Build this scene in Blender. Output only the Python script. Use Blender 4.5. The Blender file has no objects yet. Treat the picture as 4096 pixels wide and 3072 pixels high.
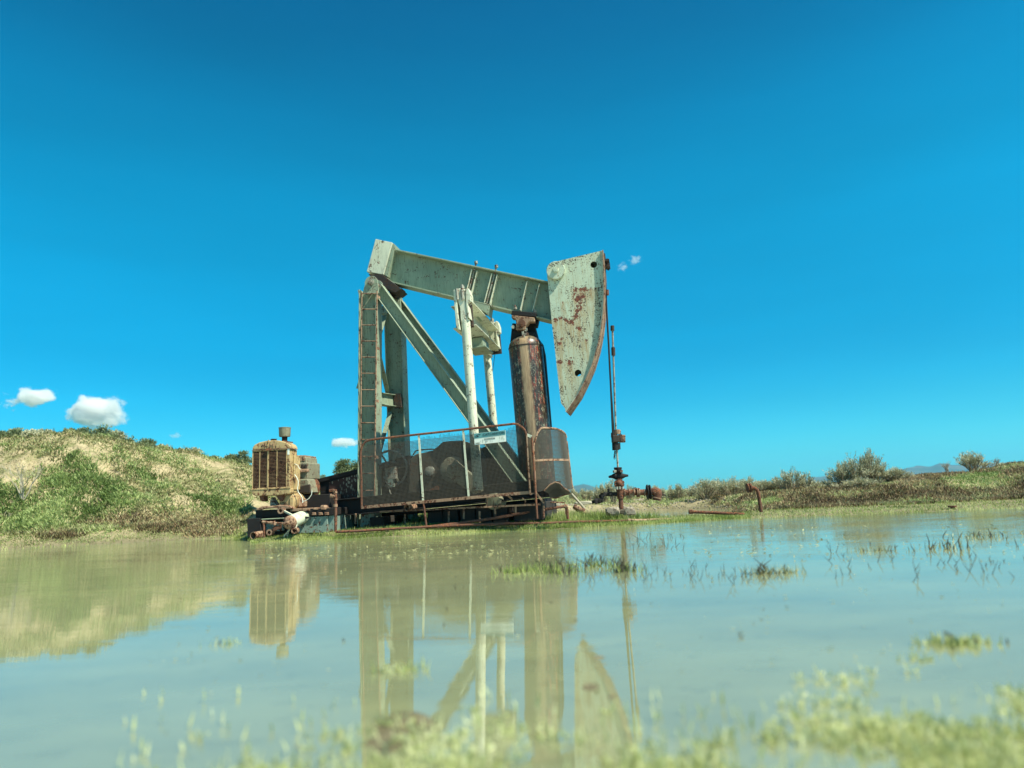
import bpy, bmesh, math, random
import numpy as np
from mathutils import Vector, Matrix, noise, geometry
C = bpy.context.scene
COL = C.collection
R = math.radians

# ---------------------------------------------------------------- camera
CAM_H = 0.55
cam_d = bpy.data.cameras.new('camera'); cam = bpy.data.objects.new('camera', cam_d); COL.objects.link(cam)
cam.matrix_world = Matrix.Translation((0, 0, CAM_H)) @ Matrix.Rotation(R(90 + 9.2), 4, 'X') @ Matrix.Rotation(R(-2.46), 4, 'Z')
cam_d.sensor_width = 36; cam_d.lens = 24.41
cam_d.clip_start = 0.02; cam_d.clip_end = 30000
cam_d.dof.use_dof = True; cam_d.dof.focus_distance = 12.6; cam_d.dof.aperture_fstop = 1.15
C.camera = cam
CM = cam.matrix_world.to_3x3(); CP = Vector((0, 0, CAM_H)); FPX = 24.41 / 36 * 4096

# ---------------------------------------------------------------- world and sun
SUN_AZ, SUN_EL = 120.5, 52.0
w = bpy.data.worlds.new('World'); C.world = w; w.use_nodes = True
nt = w.node_tree; N = nt.nodes; N.clear()
sky = N.new('ShaderNodeTexSky'); sky.sky_type = 'NISHITA'; sky.sun_disc = False
sky.sun_elevation = R(SUN_EL); sky.sun_rotation = R(SUN_AZ); sky.air_density = 1.0; sky.dust_density = 0.3; sky.ozone_density = 2.0
hs = N.new('ShaderNodeHueSaturation'); hs.inputs['Saturation'].default_value = 1.0; hs.inputs['Value'].default_value = 1.333
tc = N.new('ShaderNodeTexCoord'); sx = N.new('ShaderNodeSeparateXYZ'); rp = N.new('ShaderNodeValToRGB')
sm_ = N.new('ShaderNodeMapping'); sm_.inputs['Scale'].default_value = (1.2, 1.2, 7); sm_.inputs['Rotation'].default_value = (.12, .2, 0); sn = N.new('ShaderNodeTexNoise'); sn.inputs['Scale'].default_value = 1.6; sn.inputs['Detail'].default_value = 5
sr = N.new('ShaderNodeMapRange'); sr.inputs[1].default_value = .3; sr.inputs[2].default_value = .7; sr.inputs[3].default_value = 1.27; sr.inputs[4].default_value = 1.40
mul = N.new('ShaderNodeMixRGB'); mul.blend_type = 'MULTIPLY'; mul.inputs[0].default_value = 1
bg = N.new('ShaderNodeBackground'); bg.inputs[1].default_value = 0.089; out = N.new('ShaderNodeOutputWorld')
lk = nt.links.new
lk(tc.outputs['Generated'], sm_.inputs[0]); lk(sm_.outputs[0], sn.inputs['Vector']); lk(sn.outputs[0], sr.inputs[0]); lk(sr.outputs[0], hs.inputs['Value']); lk(sky.outputs[0], hs.inputs['Color']); lk(tc.outputs['Generated'], sx.inputs[0]); lk(sx.outputs['Z'], rp.inputs[0])
lk(hs.outputs[0], mul.inputs[1]); lk(rp.outputs[0], mul.inputs[2]); lk(mul.outputs[0], bg.inputs[0]); lk(bg.outputs[0], out.inputs[0])
SKYRAMP = [(0.0, (.13, .58, .74)), (.03, (.11, .57, .73)), (.07, (.07, .53, .68)), (.13, (.02, .50, .65)), (.21, (0.0, .49, .64)),
           (.41, (0.0, .74, .80)), (.62, (0.0, .34, .50)), (.72, (.02, .36, .46)), (.86, (.75, .68, .52)), (1.0, (.9, .8, .6))]  # topmost stops lie above the view, warmed to neutralise the blue fill light
rp.color_ramp.interpolation = 'B_SPLINE'; el = rp.color_ramp.elements
el[0].position, el[0].color = SKYRAMP[0][0], (*SKYRAMP[0][1], 1)
el[1].position, el[1].color = SKYRAMP[-1][0], (*SKYRAMP[-1][1], 1)
for p_, c_ in SKYRAMP[1:-1]:
    e_ = el.new(p_); e_.color = (*c_, 1)
sun_d = bpy.data.lights.new('sun', 'SUN'); sun_d.energy = 4.6; sun_d.angle = R(0.5); sun_d.color = (1.0, 0.96, 0.80)
sun = bpy.data.objects.new('sun', sun_d); COL.objects.link(sun)
SV = Vector((math.cos(R(SUN_EL)) * math.sin(R(SUN_AZ)), math.cos(R(SUN_EL)) * math.cos(R(SUN_AZ)), math.sin(R(SUN_EL))))
sun.rotation_euler = SV.to_track_quat('Z', 'Y').to_euler()
C.view_settings.view_transform = 'Standard'; C.view_settings.look = 'None'
C.view_settings.exposure = 0.85; C.view_settings.gamma = 1.0; C.view_settings.use_curve_mapping = False
C.render.engine = 'CYCLES'; C.render.resolution_x = 1024; C.render.resolution_y = 768
C.cycles.max_bounces = 12; C.cycles.volume_bounces = 8; C.cycles.transparent_max_bounces = 12

# ---------------------------------------------------------------- measuring helpers
# pieces of the photograph that were measured: origin in the 4096 px picture and enlargement
Z = {'A': (1350, 900, 2.37), 'B': (1700, 900, 2.07375), 'C': (900, 1600, 2.37), 'D': (1350, 1500, 2.37),
     'E': (1800, 1600, 2.765), 'F': (2250, 1650, 3.318), 'G': (0, 1650, 2.212), 'H': (2700, 1700, 1.5845),
     'I': (950, 1680, 3.318), 'K': (1780, 1120, 5.184), 'M': (2000, 1200, 3.19), 'N': (1850, 1680, 7.373),
     'Q': (2150, 980, 2.304), 'S': (0, 0, 1.0), 'P': (0, 0, 0.54)}
def ray(z, x, y):
    ox, oy, s = Z[z]; X = ox + x / s; Y = oy + y / s
    return CM @ Vector(((X - 2048) / FPX, (1536 - Y) / FPX, -1))
def at_depth(z, x, y, d):
    r = ray(z, x, y); return CP + r * (d / r.y)
def on_level(z, x, y, h=0.0):
    r = ray(z, x, y); return CP + r * ((h - CAM_H) / r.z)
CMI = CM.inverted()
def to_px(p):                      # world point -> photograph pixel, 'P' scale (2212 px wide)
    q = CMI @ (Vector(p) - CP)
    return ((q.x / -q.z * FPX + 2048) * .54, (1536 - q.y / -q.z * FPX) * .54)
class Frame:
    """right-handed frame: u along the machine, w away from the camera, v up"""
    def __init__(s, origin, yaw=0, tilt=0):
        a, t = R(yaw), R(tilt)
        s.u = Vector((math.cos(a) * math.cos(t), math.sin(a) * math.cos(t), math.sin(t)))
        s.w = Vector((-math.sin(a), math.cos(a), 0)); s.v = s.u.cross(s.w).normalized(); s.o = Vector(origin)
        s.m = Matrix(((s.u.x, s.w.x, s.v.x, s.o.x), (s.u.y, s.w.y, s.v.y, s.o.y), (s.u.z, s.w.z, s.v.z, s.o.z), (0, 0, 0, 1)))
        s.mi = s.m.inverted()
    def on(s, z, x, y, w):
        r = ray(z, x, y); t = (w - (CP - s.o).dot(s.w)) / r.dot(s.w)
        return s.mi @ (CP + r * t)
    def loc(s, p): return s.mi @ Vector(p)

# ---------------------------------------------------------------- materials
def srgb(r, g, b):
    f = lambda c: (c / 255 / 12.92) if c / 255 <= .04045 else ((c / 255 + .055) / 1.055) ** 2.4
    return (f(r), f(g), f(b), 1)
def c4(c): return (*c, 1) if len(c) == 3 else c
class NB:
    def __init__(s, name):
        s.m = bpy.data.materials.new(name); s.m.use_nodes = True; s.t = s.m.node_tree; s.t.nodes.clear()
        s.o = s.n('ShaderNodeOutputMaterial'); s.b = s.n('ShaderNodeBsdfPrincipled'); s.l(s.b.outputs[0], s.o.inputs[0])
        s.tc = s.n('ShaderNodeTexCoord')
    def n(s, k): return s.t.nodes.new(k)
    def l(s, a, b): s.t.links.new(a, b)
    def map(s, scale=(1, 1, 1), src='Object'):
        m = s.n('ShaderNodeMapping'); m.inputs['Scale'].default_value = scale; s.l(s.tc.outputs[src], m.inputs[0]); return m.outputs[0]
    def noise(s, sc, det=5, rough=.6, vec=None, dist=0):
        n = s.n('ShaderNodeTexNoise'); n.inputs['Scale'].default_value = sc; n.inputs['Detail'].default_value = det
        n.inputs['Roughness'].default_value = rough; n.inputs['Distortion'].default_value = dist
        s.l(vec if vec is not None else s.tc.outputs['Object'], n.inputs['Vector']); return n.outputs[0]
    def ramp(s, fac, a, b, va=0.0, vb=1.0):
        r = s.n('ShaderNodeMapRange'); r.inputs[1].default_value = a; r.inputs[2].default_value = b
        r.inputs[3].default_value = va; r.inputs[4].default_value = vb; s.l(fac, r.inputs[0]); return r.outputs[0]
    def math(s, op, a, b=None):
        m = s.n('ShaderNodeMath'); m.operation = op; m.use_clamp = False
        for i, x in enumerate((a, b)):
            if x is None: continue
            if isinstance(x, (int, float)): m.inputs[i].default_value = x
            else: s.l(x, m.inputs[i])
        return m.outputs[0]
    def mix(s, f, a, b):
        m = s.n('ShaderNodeMixRGB')
        for i, x in enumerate((f, a, b)):
            if isinstance(x, (int, float)): m.inputs[i].default_value = x
            elif isinstance(x, tuple): m.inputs[i].default_value = c4(x)
            else: s.l(x, m.inputs[i])
        return m.outputs[0]
    def bump(s, h, strength=.3, dist=.01):
        b = s.n('ShaderNodeBump'); b.inputs['Strength'].default_value = strength; b.inputs['Distance'].default_value = dist
        s.l(h, b.inputs['Height']); s.l(b.outputs[0], s.b.inputs['Normal'])
    def set(s, col=None, rough=None, metal=None, spec=None):
        for k, v in (('Base Color', col), ('Roughness', rough), ('Metallic', metal), ('Specular IOR Level', spec)):
            if v is None: continue
            if isinstance(v, (int, float)): s.b.inputs[k].default_value = v
            elif isinstance(v, tuple): s.b.inputs[k].default_value = c4(v)
            else: s.l(v, s.b.inputs[k])
        return s.m
RUST = (.16, .055, .028); DARKRUST = (.022, .014, .011)
def paint(name, base, base2, rust=.35, rough=.55, rustcol=RUST, dark=DARKRUST, speck=26, streak=.5):
    b = NB(name)
    big = b.noise(1.7, 4); mid = b.noise(7, 6, .65); fine = b.noise(speck, 8, .75); st = b.noise(6, 6, .7, b.map((9, 9, .8)))
    col = b.mix(b.ramp(big, .35, .65), base, base2)
    col = b.mix(b.math('MULTIPLY', b.ramp(st, .48, .66), streak), col, tuple(x * .55 for x in base2))
    run = b.ramp(b.math('ADD', b.math('MULTIPLY', st, .55), b.math('MULTIPLY', mid, .5)), .62 - .1 * rust, .70 - .1 * rust)
    col = b.mix(b.math('MULTIPLY', run, .75), col, tuple(.5 * r + .35 * q for r, q in zip(rustcol, base)))
    sp = b.ramp(b.math('ADD', b.math('MULTIPLY', fine, .7), b.math('MULTIPLY', mid, .45)), .69 - .12 * rust, .71 - .12 * rust)
    col = b.mix(sp, col, b.mix(b.ramp(b.noise(40, 3), .4, .6), rustcol, dark))
    b.bump(b.math('SUBTRACT', b.math('MULTIPLY', mid, .3), sp), .35, .004)
    return b.set(col, b.math('ADD', b.math('MULTIPLY', sp, .3), rough), 0, .4)
GP = (.29, .345, .235); GP2 = (.21, .265, .18)
M = {}
M['paint'] = paint('grey_green_paint', GP, GP2, .30)
M['paint_post'] = paint('post_paint', (.29, .34, .23), (.20, .25, .175), .42, streak=.7)
M['paint_light'] = paint('pale_paint', (.62, .64, .48), (.52, .54, .40), .42)
M['teal'] = paint('teal_paint', (.25, .33, .27), (.17, .25, .21), .6)
M['rust'] = paint('rusted_steel', (.16, .075, .045), (.095, .042, .026), .9, .85, (.27, .10, .045))
M['rustpale'] = paint('pale_rust', (.36, .24, .15), (.26, .16, .10), .8, .85)
M['grime'] = paint('oily_steel', (.022, .019, .015), (.035, .028, .02), .8, .7, (.09, .045, .025))
M['dark'] = paint('black_oily_steel', (.007, .0065, .006), (.012, .010, .009), .4, .75, (.035, .018, .010))
M['tank'] = paint('pale_tank_paint', (.60, .66, .50), (.50, .55, .40), .15)
M['engine'] = paint('yellow_engine_paint', (.50, .37, .17), (.36, .25, .12), .65, .6, (.22, .09, .04))
M['engine_dark'] = paint('engine_grime_paint', (.25, .25, .17), (.17, .16, .10), .55, .7)
M['bolt'] = paint('bolt_steel', (.35, .36, .29), (.22, .2, .15), .8)
M['wood'] = paint('old_timber', (.035, .03, .024), (.02, .017, .014), .4, .9, (.06, .045, .03))
M['concrete'] = paint('concrete', (.34, .31, .24), (.24, .21, .16), .5, .9, (.2, .15, .1), (.08, .07, .05))
M['gear'] = paint('oily_gearbox', (.075, .07, .048), (.035, .03, .022), .7, .7, (.12, .06, .03))
M['louvre'] = paint('rusty_louvre', (.24, .15, .08), (.15, .08, .045), .8, .8)
M['gravelly'] = paint('dark_concrete', (.13, .11, .07), (.07, .06, .04), .8, .95, (.30, .26, .18), (.03, .025, .02))
M['wire'] = NB('galvanised_wire').set((.07, .066, .052), .75, .2)
M['cable'] = NB('wire_rope').set((.03, .028, .026), .55, .5)
M['whitewire'] = NB('white_cable').set((.7, .72, .6), .5)
M['sign_white'] = NB('sign_white').set((.72, .76, .66), .45)
M['sign_teal'] = NB('sign_teal').set((.10, .28, .28), .45)
M['ink'] = NB('sign_ink').set((.01, .018, .018), .5)
M['ink_faded'] = NB('sign_ink_faded').set((.30, .34, .29), .5)
M['black'] = NB('black_gap').set((.004, .004, .004), .9)
def tank_mat():                     # oil-streaked air tank: black oil, red primer, tan bare band
    b = NB('oily_air_tank')
    sep = b.n('ShaderNodeSeparateXYZ'); b.l(b.tc.outputs['Object'], sep.inputs[0])
    st = b.noise(4, 6, .7, b.map((12, 12, .9))); n2 = b.noise(9, 7, .75); blot = b.noise(30, 5, .8, b.map((1, 1, .5)))
    col = b.mix(b.ramp(st, .42, .58), (.006, .005, .004), (.045, .03, .018))
    red = b.ramp(b.math('ADD', b.math('MULTIPLY', n2, .45), b.noise(3, 5, .7, b.map((11, 11, 1.1)))), .77, .84)
    col = b.mix(red, col, (.24, .045, .02))
    gr = b.ramp(b.math('ADD', blot, b.math('MULTIPLY', n2, .3)), .70, .76)
    col = b.mix(gr, col, (.24, .25, .17))
    b.bump(n2, .3, .006)
    return b, col, sep, n2, st
def leafmat(name, c1, c2, c3, rough=.6, trans=0.25):
    b = NB(name); a = b.n('ShaderNodeAttribute'); a.attribute_name = 'tint'
    col = b.mix(b.ramp(a.outputs['Fac'], 0, .5), c1, c2); col = b.mix(b.ramp(a.outputs['Fac'], .5, 1), col, c3)
    b.set(col, rough, 0, .3)
    tr = b.n('ShaderNodeBsdfTranslucent'); b.l(col, tr.inputs[0]); mx = b.n('ShaderNodeMixShader'); mx.inputs[0].default_value = trans
    b.l(b.b.outputs[0], mx.inputs[1]); b.l(tr.outputs[0], mx.inputs[2]); b.l(mx.outputs[0], b.o.inputs[0])
    return b.m
M['iceplant_green'] = leafmat('green_iceplant', (.08, .13, .03), (.21, .30, .085), (.42, .50, .20))
M['iceplant_red'] = leafmat('red_iceplant', (.06, .04, .022), (.34, .24, .13), (.56, .50, .28))
M['drygrass'] = leafmat('dry_grass', (.14, .13, .05), (.36, .35, .16), (.54, .54, .29))
M['grass'] = leafmat('green_grass', (.11, .17, .03), (.28, .36, .09), (.50, .54, .22), trans=.35)
M['weed'] = leafmat('foreground_weed', (.22, .24, .08), (.46, .52, .20), (.72, .74, .44), trans=.4)
M['leaf_dark'] = leafmat('shrub_leaf', (.07, .10, .045), (.19, .24, .11), (.36, .40, .22))
M['leaf_pale'] = leafmat('pale_shrub_leaf', (.26, .27, .15), (.46, .46, .28), (.62, .60, .42))
M['twig'] = NB('twig').set((.27, .22, .14), .9)
M['twig_dark'] = NB('dark_twig').set((.05, .045, .03), .9)
M['twig_grey'] = NB('bleached_twig').set((.36, .33, .25), .9)

# ---------------------------------------------------------------- mesh builder
def prop(o, label=None, cat=None, group=None, kind=None):
    for k, v in (('label', label), ('category', cat), ('group', group), ('kind', kind)):
        if v: o[k] = v
    return o
def empty(name, loc=None, mat=None, **k):
    o = bpy.data.objects.new(name, None); COL.objects.link(o); o.empty_display_size = .2
    if mat is not None: o.matrix_world = mat
    elif loc is not None: o.location = loc
    bpy.context.view_layer.update()
    return prop(o, **k)
class MB:
    def __init__(s): s.v = []; s.f = []; s.sm = []
    def add(s, vs, fs, smooth=False):
        o = len(s.v); s.v += [tuple(v) for v in vs]; s.f += [tuple(i + o for i in f) for f in fs]; s.sm += [smooth] * len(fs); return s
    def box(s, a, b):               # axis-aligned in the local frame, two corners
        x0, x1 = sorted((a[0], b[0])); y0, y1 = sorted((a[1], b[1])); z0, z1 = sorted((a[2], b[2]))
        v = [(x, y, z) for z in (z0, z1) for y in (y0, y1) for x in (x0, x1)]
        return s.add(v, [(0, 2, 3, 1), (4, 5, 7, 6), (0, 1, 5, 4), (2, 6, 7, 3), (0, 4, 6, 2), (1, 3, 7, 5)])
    def prism(s, poly, w0, w1):     # poly of (u,v) points, extruded along w
        n = len(poly); vs = [(p[0], w0, p[1]) for p in poly] + [(p[0], w1, p[1]) for p in poly]
        area = sum(poly[i][0] * poly[(i + 1) % n][1] - poly[(i + 1) % n][0] * poly[i][1] for i in range(n))
        fs = [tuple(range(n)), tuple(range(2 * n - 1, n - 1, -1))] + [(i, i + n, (i + 1) % n + n, (i + 1) % n) for i in range(n)]
        if area < 0: fs = [f[::-1] for f in fs]
        return s.add(vs, fs)
    def ext(s, prof, p0, p1, xd, scale1=1):   # profile (x,y) extruded from p0 to p1; xd = direction of profile x
        p0, p1 = Vector(p0), Vector(p1); a = (p1 - p0).normalized(); x = Vector(xd); x = (x - a * x.dot(a)).normalized(); y = a.cross(x)
        n = len(prof)
        vs = [p0 + x * q[0] + y * q[1] for q in prof] + [p1 + x * q[0] * scale1 + y * q[1] * scale1 for q in prof]
        return s.add(vs, [tuple(range(n))[::-1], tuple(range(n, 2 * n))] + [(i, (i + 1) % n, (i + 1) % n + n, i + n) for i in range(n)])
    def isec(s, p0, p1, depth, width, dd, tf=.018, tw=.012):  # dd = direction of section depth
        h, b, t = depth / 2, width / 2, tw / 2; g = h - tf
        return s.ext([(-h, -b), (-g, -b), (-g, -t), (g, -t), (g, -b), (h, -b), (h, b), (g, b), (g, t), (-g, t), (-g, b), (-h, b)], p0, p1, dd)
    def bar(s, p0, p1, wx, wy, xd=(0, 0, 1)):
        a = (Vector(p1) - Vector(p0)).normalized()
        if abs(a.dot(Vector(xd))) > .98: xd = (1, 0, 0)
        return s.ext([(-wx / 2, -wy / 2), (wx / 2, -wy / 2), (wx / 2, wy / 2), (-wx / 2, wy / 2)], p0, p1, xd)
    def tube(s, pts, r, seg=10, cap=True):
        pts = [Vector(p) for p in pts]; n = len(pts); rs = r if isinstance(r, (list, tuple)) else [r] * n
        base = len(s.v); t0 = (pts[1] - pts[0]).normalized()
        x = t0.orthogonal().normalized(); vs = []
        for i, p in enumerate(pts):
            t = (pts[min(i + 1, n - 1)] - pts[max(i - 1, 0)]).normalized()
            x = (x - t * x.dot(t)); x = x.normalized() if x.length > 1e-6 else t.orthogonal().normalized()
            y = t.cross(x)
            vs += [p + (x * math.cos(2 * math.pi * k / seg) + y * math.sin(2 * math.pi * k / seg)) * rs[i] for k in range(seg)]
        fs = [(i * seg + k, i * seg + (k + 1) % seg, (i + 1) * seg + (k + 1) % seg, (i + 1) * seg + k) for i in range(n - 1) for k in range(seg)]
        s.add(vs, fs, True)
        if cap: s.add([], []); s.f += [tuple(base + k for k in range(seg))[::-1], tuple(base + (n - 1) * seg + k for k in range(seg))]; s.sm += [False, False]
        return s
    def cyl(s, p0, p1, r, seg=20): return s.tube([p0, p1], r, seg)
    def pipe(s, p0, p1, r, ri, seg=20):     # hollow
        p0, p1 = Vector(p0), Vector(p1); a = (p1 - p0).normalized(); x = a.orthogonal().normalized(); y = a.cross(x); vs = []
        for p, rr in ((p0, ri), (p0, r), (p1, r), (p1, ri)):
            vs += [p + (x * math.cos(2 * math.pi * k / seg) + y * math.sin(2 * math.pi * k / seg)) * rr for k in range(seg)]
        return s.add(vs, [(i * seg + k, i * seg + (k + 1) % seg, ((i + 1) % 4) * seg + (k + 1) % seg, ((i + 1) % 4) * seg + k) for i in range(4) for k in range(seg)], False)
    def lathe(s, c, axis, prof, seg=24):    # prof of (distance along axis, radius)
        c, a = Vector(c), Vector(axis).normalized()
        return s.tube_profile([c + a * d for d, r in prof], [max(r, 1e-4) for d, r in prof], a, seg)
    def tube_profile(s, pts, rs, a, seg):
        x = a.orthogonal().normalized(); y = a.cross(x); vs = []
        for p, r in zip(pts, rs): vs += [p + (x * math.cos(2 * math.pi * k / seg) + y * math.sin(2 * math.pi * k / seg)) * r for k in range(seg)]
        n = len(pts)
        fs = [(i * seg + k, i * seg + (k + 1) % seg, (i + 1) * seg + (k + 1) % seg, (i + 1) * seg + k) for i in range(n - 1) for k in range(seg)]
        fs += [tuple(range(seg))[::-1], tuple((n - 1) * seg + k for k in range(seg))]
        return s.add(vs, fs, True)
    def hexa(s, c, axis, r, h):
        c, a = Vector(c), Vector(axis).normalized(); return s.tube([c, c + a * h], r, 6)
    def build(s, name, mat, parent=None, bevel=0, shift=None, **k):
        me = bpy.data.meshes.new(name)
        vs = s.v if shift is None else [(v[0] - shift[0], v[1] - shift[1], v[2] - shift[2]) for v in s.v]
        me.from_pydata(vs, [], s.f)
        me.polygons.foreach_set('use_smooth', s.sm)
        me.materials.append(M[mat] if isinstance(mat, str) else mat); me.update()
        if any(s.sm): me.set_sharp_from_angle(angle=R(38))
        o = bpy.data.objects.new(name, me); COL.objects.link(o)
        if shift is not None: o.location = shift
        if parent is not None: o.parent = parent
        if bevel:
            m = o.modifiers.new('bevel', 'BEVEL'); m.width = bevel; m.segments = 1; m.limit_method = 'ANGLE'; m.angle_limit = R(50)
        return prop(o, **k)
def np_mesh(name, V, F, mat, tint=None, parent=None, smooth=False, **k):   # V (n,3), F (m,k) arrays
    V = np.asarray(V, dtype=np.float32); F = np.asarray(F, dtype=np.int32); me = bpy.data.meshes.new(name)
    me.vertices.add(len(V)); me.vertices.foreach_set('co', V.ravel()); kk = F.shape[1]
    me.loops.add(F.size); me.loops.foreach_set('vertex_index', F.ravel()); me.polygons.add(len(F))
    me.polygons.foreach_set('loop_start', np.arange(0, F.size, kk, dtype=np.int32))
    if smooth: me.polygons.foreach_set('use_smooth', np.ones(len(F), dtype=bool))
    me.update(calc_edges=True); me.validate()
    if tint is not None:
        a = me.attributes.new('tint', 'FLOAT', 'POINT'); a.data.foreach_set('value', np.asarray(tint, dtype=np.float32))
    me.materials.append(M[mat] if isinstance(mat, str) else mat)
    o = bpy.data.objects.new(name, me); COL.objects.link(o)
    if parent is not None: o.parent = parent
    return prop(o, **k)
def text_mesh(body, name, size_w, size_h, origin, xd, yd, thick, mat, parent):
    """text laid on a real surface: origin lower-left, xd/yd unit directions, in parent space"""
    cu = bpy.data.curves.new('t', 'FONT'); cu.body = body; cu.extrude = thick; cu.resolution_u = 3
    ob = bpy.data.objects.new('t', cu); COL.objects.link(ob); bpy.context.view_layer.update()
    me = bpy.data.meshes.new_from_object(ob); bpy.data.objects.remove(ob)
    xs = [v.co.x for v in me.vertices]; ys = [v.co.y for v in me.vertices]
    sx_, sy_ = size_w / (max(xs) - min(xs)), size_h / (max(ys) - min(ys)); x0, y0 = min(xs), min(ys)
    xd, yd = Vector(xd), Vector(yd); zd = xd.cross(yd); o_ = Vector(origin)
    for v in me.vertices: v.co = o_ + xd * (v.co.x - x0) * sx_ + yd * (v.co.y - y0) * sy_ + zd * v.co.z
    me.materials.clear(); me.materials.append(M[mat]); me.name = name
    o = bpy.data.objects.new(name, me); COL.objects.link(o); o.parent = parent; return o

# ---------------------------------------------------------------- terrain
rng = np.random.default_rng(7); rnd = random.Random(11)
def bear(px):                       # bearing (x/y) of a column of the photograph at the waterline
    r = ray('P', px, 1105); return r.x / r.y
# per column: (depth, height) knots from the shore outwards
COLS = [(-900, [(12.0, 0), (13.2, .25), (14.6, 1.5), (17.0, 2.7), (30, 2.2)]),
        (0, [(12.7, 0), (13.7, .26), (14.8, 1.25), (16.4, 2.42), (30, 2.2)]),
        (120, [(13.1, 0), (14.0, .26), (15.0, 1.2), (16.6, 2.40), (30, 2.1)]),
        (250, [(13.4, 0), (14.3, .26), (15.4, 1.1), (17.0, 2.30), (30, 2.0)]),
        (330, [(13.6, 0), (14.5, .27), (15.7, 1.0), (17.5, 2.15), (30, 1.9)]),
        (400, [(13.6, 0), (14.7, .28), (16.0, .95), (18.0, 2.0), (30, 1.7)]),
        (455, [(13.5, 0), (14.8, .29), (16.2, .85), (18.4, 1.78), (30, 1.6)]),
        (500, [(13.3, 0), (14.8, .30), (16.4, .85), (18.8, 1.80), (30, 1.6)]),
        (530, [(12.6, 0), (14.8, .30), (16.6, .8), (19.0, 1.72), (30, 1.5)]),
        (545, [(11.25, 0), (12.6, .06), (16.6, .7), (19.3, 1.66), (30, 1.45)]),
        (650, [(11.35, 0), (12.0, .07), (17.0, .5), (21.0, 1.25), (32, 1.1)]),
        (760, [(11.40, 0), (11.9, .09), (17.0, .4), (22.0, .9), (32, .8)]),
        (880, [(11.45, 0), (11.9, .10), (17.0, .25), (22.0, .5), (32, .55)]),
        (1000, [(11.55, 0), (12.0, .12), (15.5, .18), (20.0, .32), (32, .45)]),
        (1130, [(11.65, 0), (12.1, .12), (15.0, .14), (19.0, .30), (32, .42)]),
        (1200, [(11.6, 0), (12.1, .10), (14.0, .10), (18.5, .27), (30, .40)]),
        (1330, [(11.8, 0), (12.3, .06), (14.2, .06), (19.5, .20), (28, .36)]),
        (1450, [(12.1, 0), (12.8, .03), (14.4, .02), (19.8, .14), (27, .36)]),
        (1560, [(12.5, 0), (13.1, .03), (14.2, .02), (18.0, .22), (25, .40)]),
        (1620, [(12.45, 0), (13.5, .03), (15.2, .04), (17.8, .30), (22, .42)]),
        (1700, [(12.3, 0), (13.6, .03), (15.5, .05), (17.6, .36), (21, .48)]),
        (1850, [(12.2, 0), (13.6, .03), (15.3, .05), (17.4, .38), (20, .46)]),
        (1940, [(12.1, 0), (13.6, .03), (15.2, .06), (17.4, .46), (20, .52)]),
        (2010, [(12.0, 0), (13.6, .03), (15.0, .06), (17.2, .50), (20, .64)]),
        (2110, [(11.9, 0), (13.5, .03), (14.9, .07), (17.0, .50), (19, .62)]),
        (2212, [(11.8, 0), (13.4, .04), (14.6, .10), (16.6, .62), (18, .78)]),
        (3200, [(11.6, 0), (13.0, .04), (14.2, .12), (16.0, 1.0), (18, 1.2)])]
CB = np.array([bear(c[0]) for c in COLS]); CK = np.array([[k for k in c[1]] for c in COLS], dtype=float)
POOLS = [(1390, 17.0, 190, 2.6), (1560, 15.0, 60, .7)]    # column, depth, half width px, half depth
def smooth(t): return t * t * (3 - 2 * t)
def ground(x, y, fine=True):
    r = math.hypot(x, y)
    if y < .3 or abs(x / max(y, .3)) > 1.6:
        return -.10 + .45 * smooth(min(max((r - 16) / 25, 0), 1)) if y < 3 else gz(1.6 * (1 if x > 0 else -1), r, x, y, fine)
    return gz(x / y, y, x, y, fine)
def gz(b, d, x, y, fine):
    ks = [(float(np.interp(b, CB, CK[:, i, 0])), float(np.interp(b, CB, CK[:, i, 1]))) for i in range(5)]
    jit = .16 * noise.noise((x * .8, y * .1, 3.1)) + .10 * noise.noise((x * 2.7, y * .3, 9.1))
    d2 = d + (jit if d < 16 else 0)
    n1 = noise.noise((x * .55, y * .55, 1.7)); n2 = noise.noise((x * 1.9, y * 1.9, 4.2)); n3 = noise.noise((x * 5.5, y * 5.5, 8.8))
    if d2 < ks[0][0]:
        t = min(1, (ks[0][0] - d2) / 1.2); z = -.09 * smooth(t)
        # foreground mud shoal near the camera, larger on the right
        edge = 2.75 + 1.1 * float(np.interp(b, [-.8, -.35, -.12, .1, .45, .8], [-.9, -.75, -.30, -.15, .12, .5])) + .35 * n1 + .2 * n2
        if d < edge + .5:
            s = smooth(min(max((edge + .5 - d) / .8, 0), 1)); z = z * (1 - s) + s * (-.020 + .018 * n3 + .022 * n2 + .012 * noise.noise((x * 14, y * 14, 2)))
        z += .010 * math.exp(-((b + .12) / .13) ** 2 - ((d - 1.75) / .28) ** 2); return z + (.006 * n3 if fine else 0)
    z = 0.0
    if d2 >= ks[-1][0]:
        t = min((d2 - ks[-1][0]) / 45, 1); z = ks[-1][1] * (1 - smooth(t)) + .34 * smooth(t)
    else:
        for (a, za), (c, zc) in zip(ks, ks[1:]):
            if a <= d2 < c:
                t = (d2 - a) / (c - a); z = za + (zc - za) * (t * .6 + .4 * smooth(t)); break
    for pc, pd, hw, hd in POOLS:
        q = ((b - bear(pc)) / (bear(pc + hw) - bear(pc))) ** 2 + ((d - pd) / hd) ** 2
        if q < 1.6: z += (-.09 - z) * smooth(min(1, (1.6 - q) / .8))
    amp = (min(max(z, 0) * .25, .16) if b < .05 else min(max(z, 0) * .10, .06)) + .006
    slope = min(max(z - .3, 0), 1)
    z += amp * n1 * 1.1 + amp * .6 * n2 + (amp * .35 + .02 * slope) * n3
    if d > 60: z = min(z, .36) + min((d - 60) / 4000, 1) * .1
    return z
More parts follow.
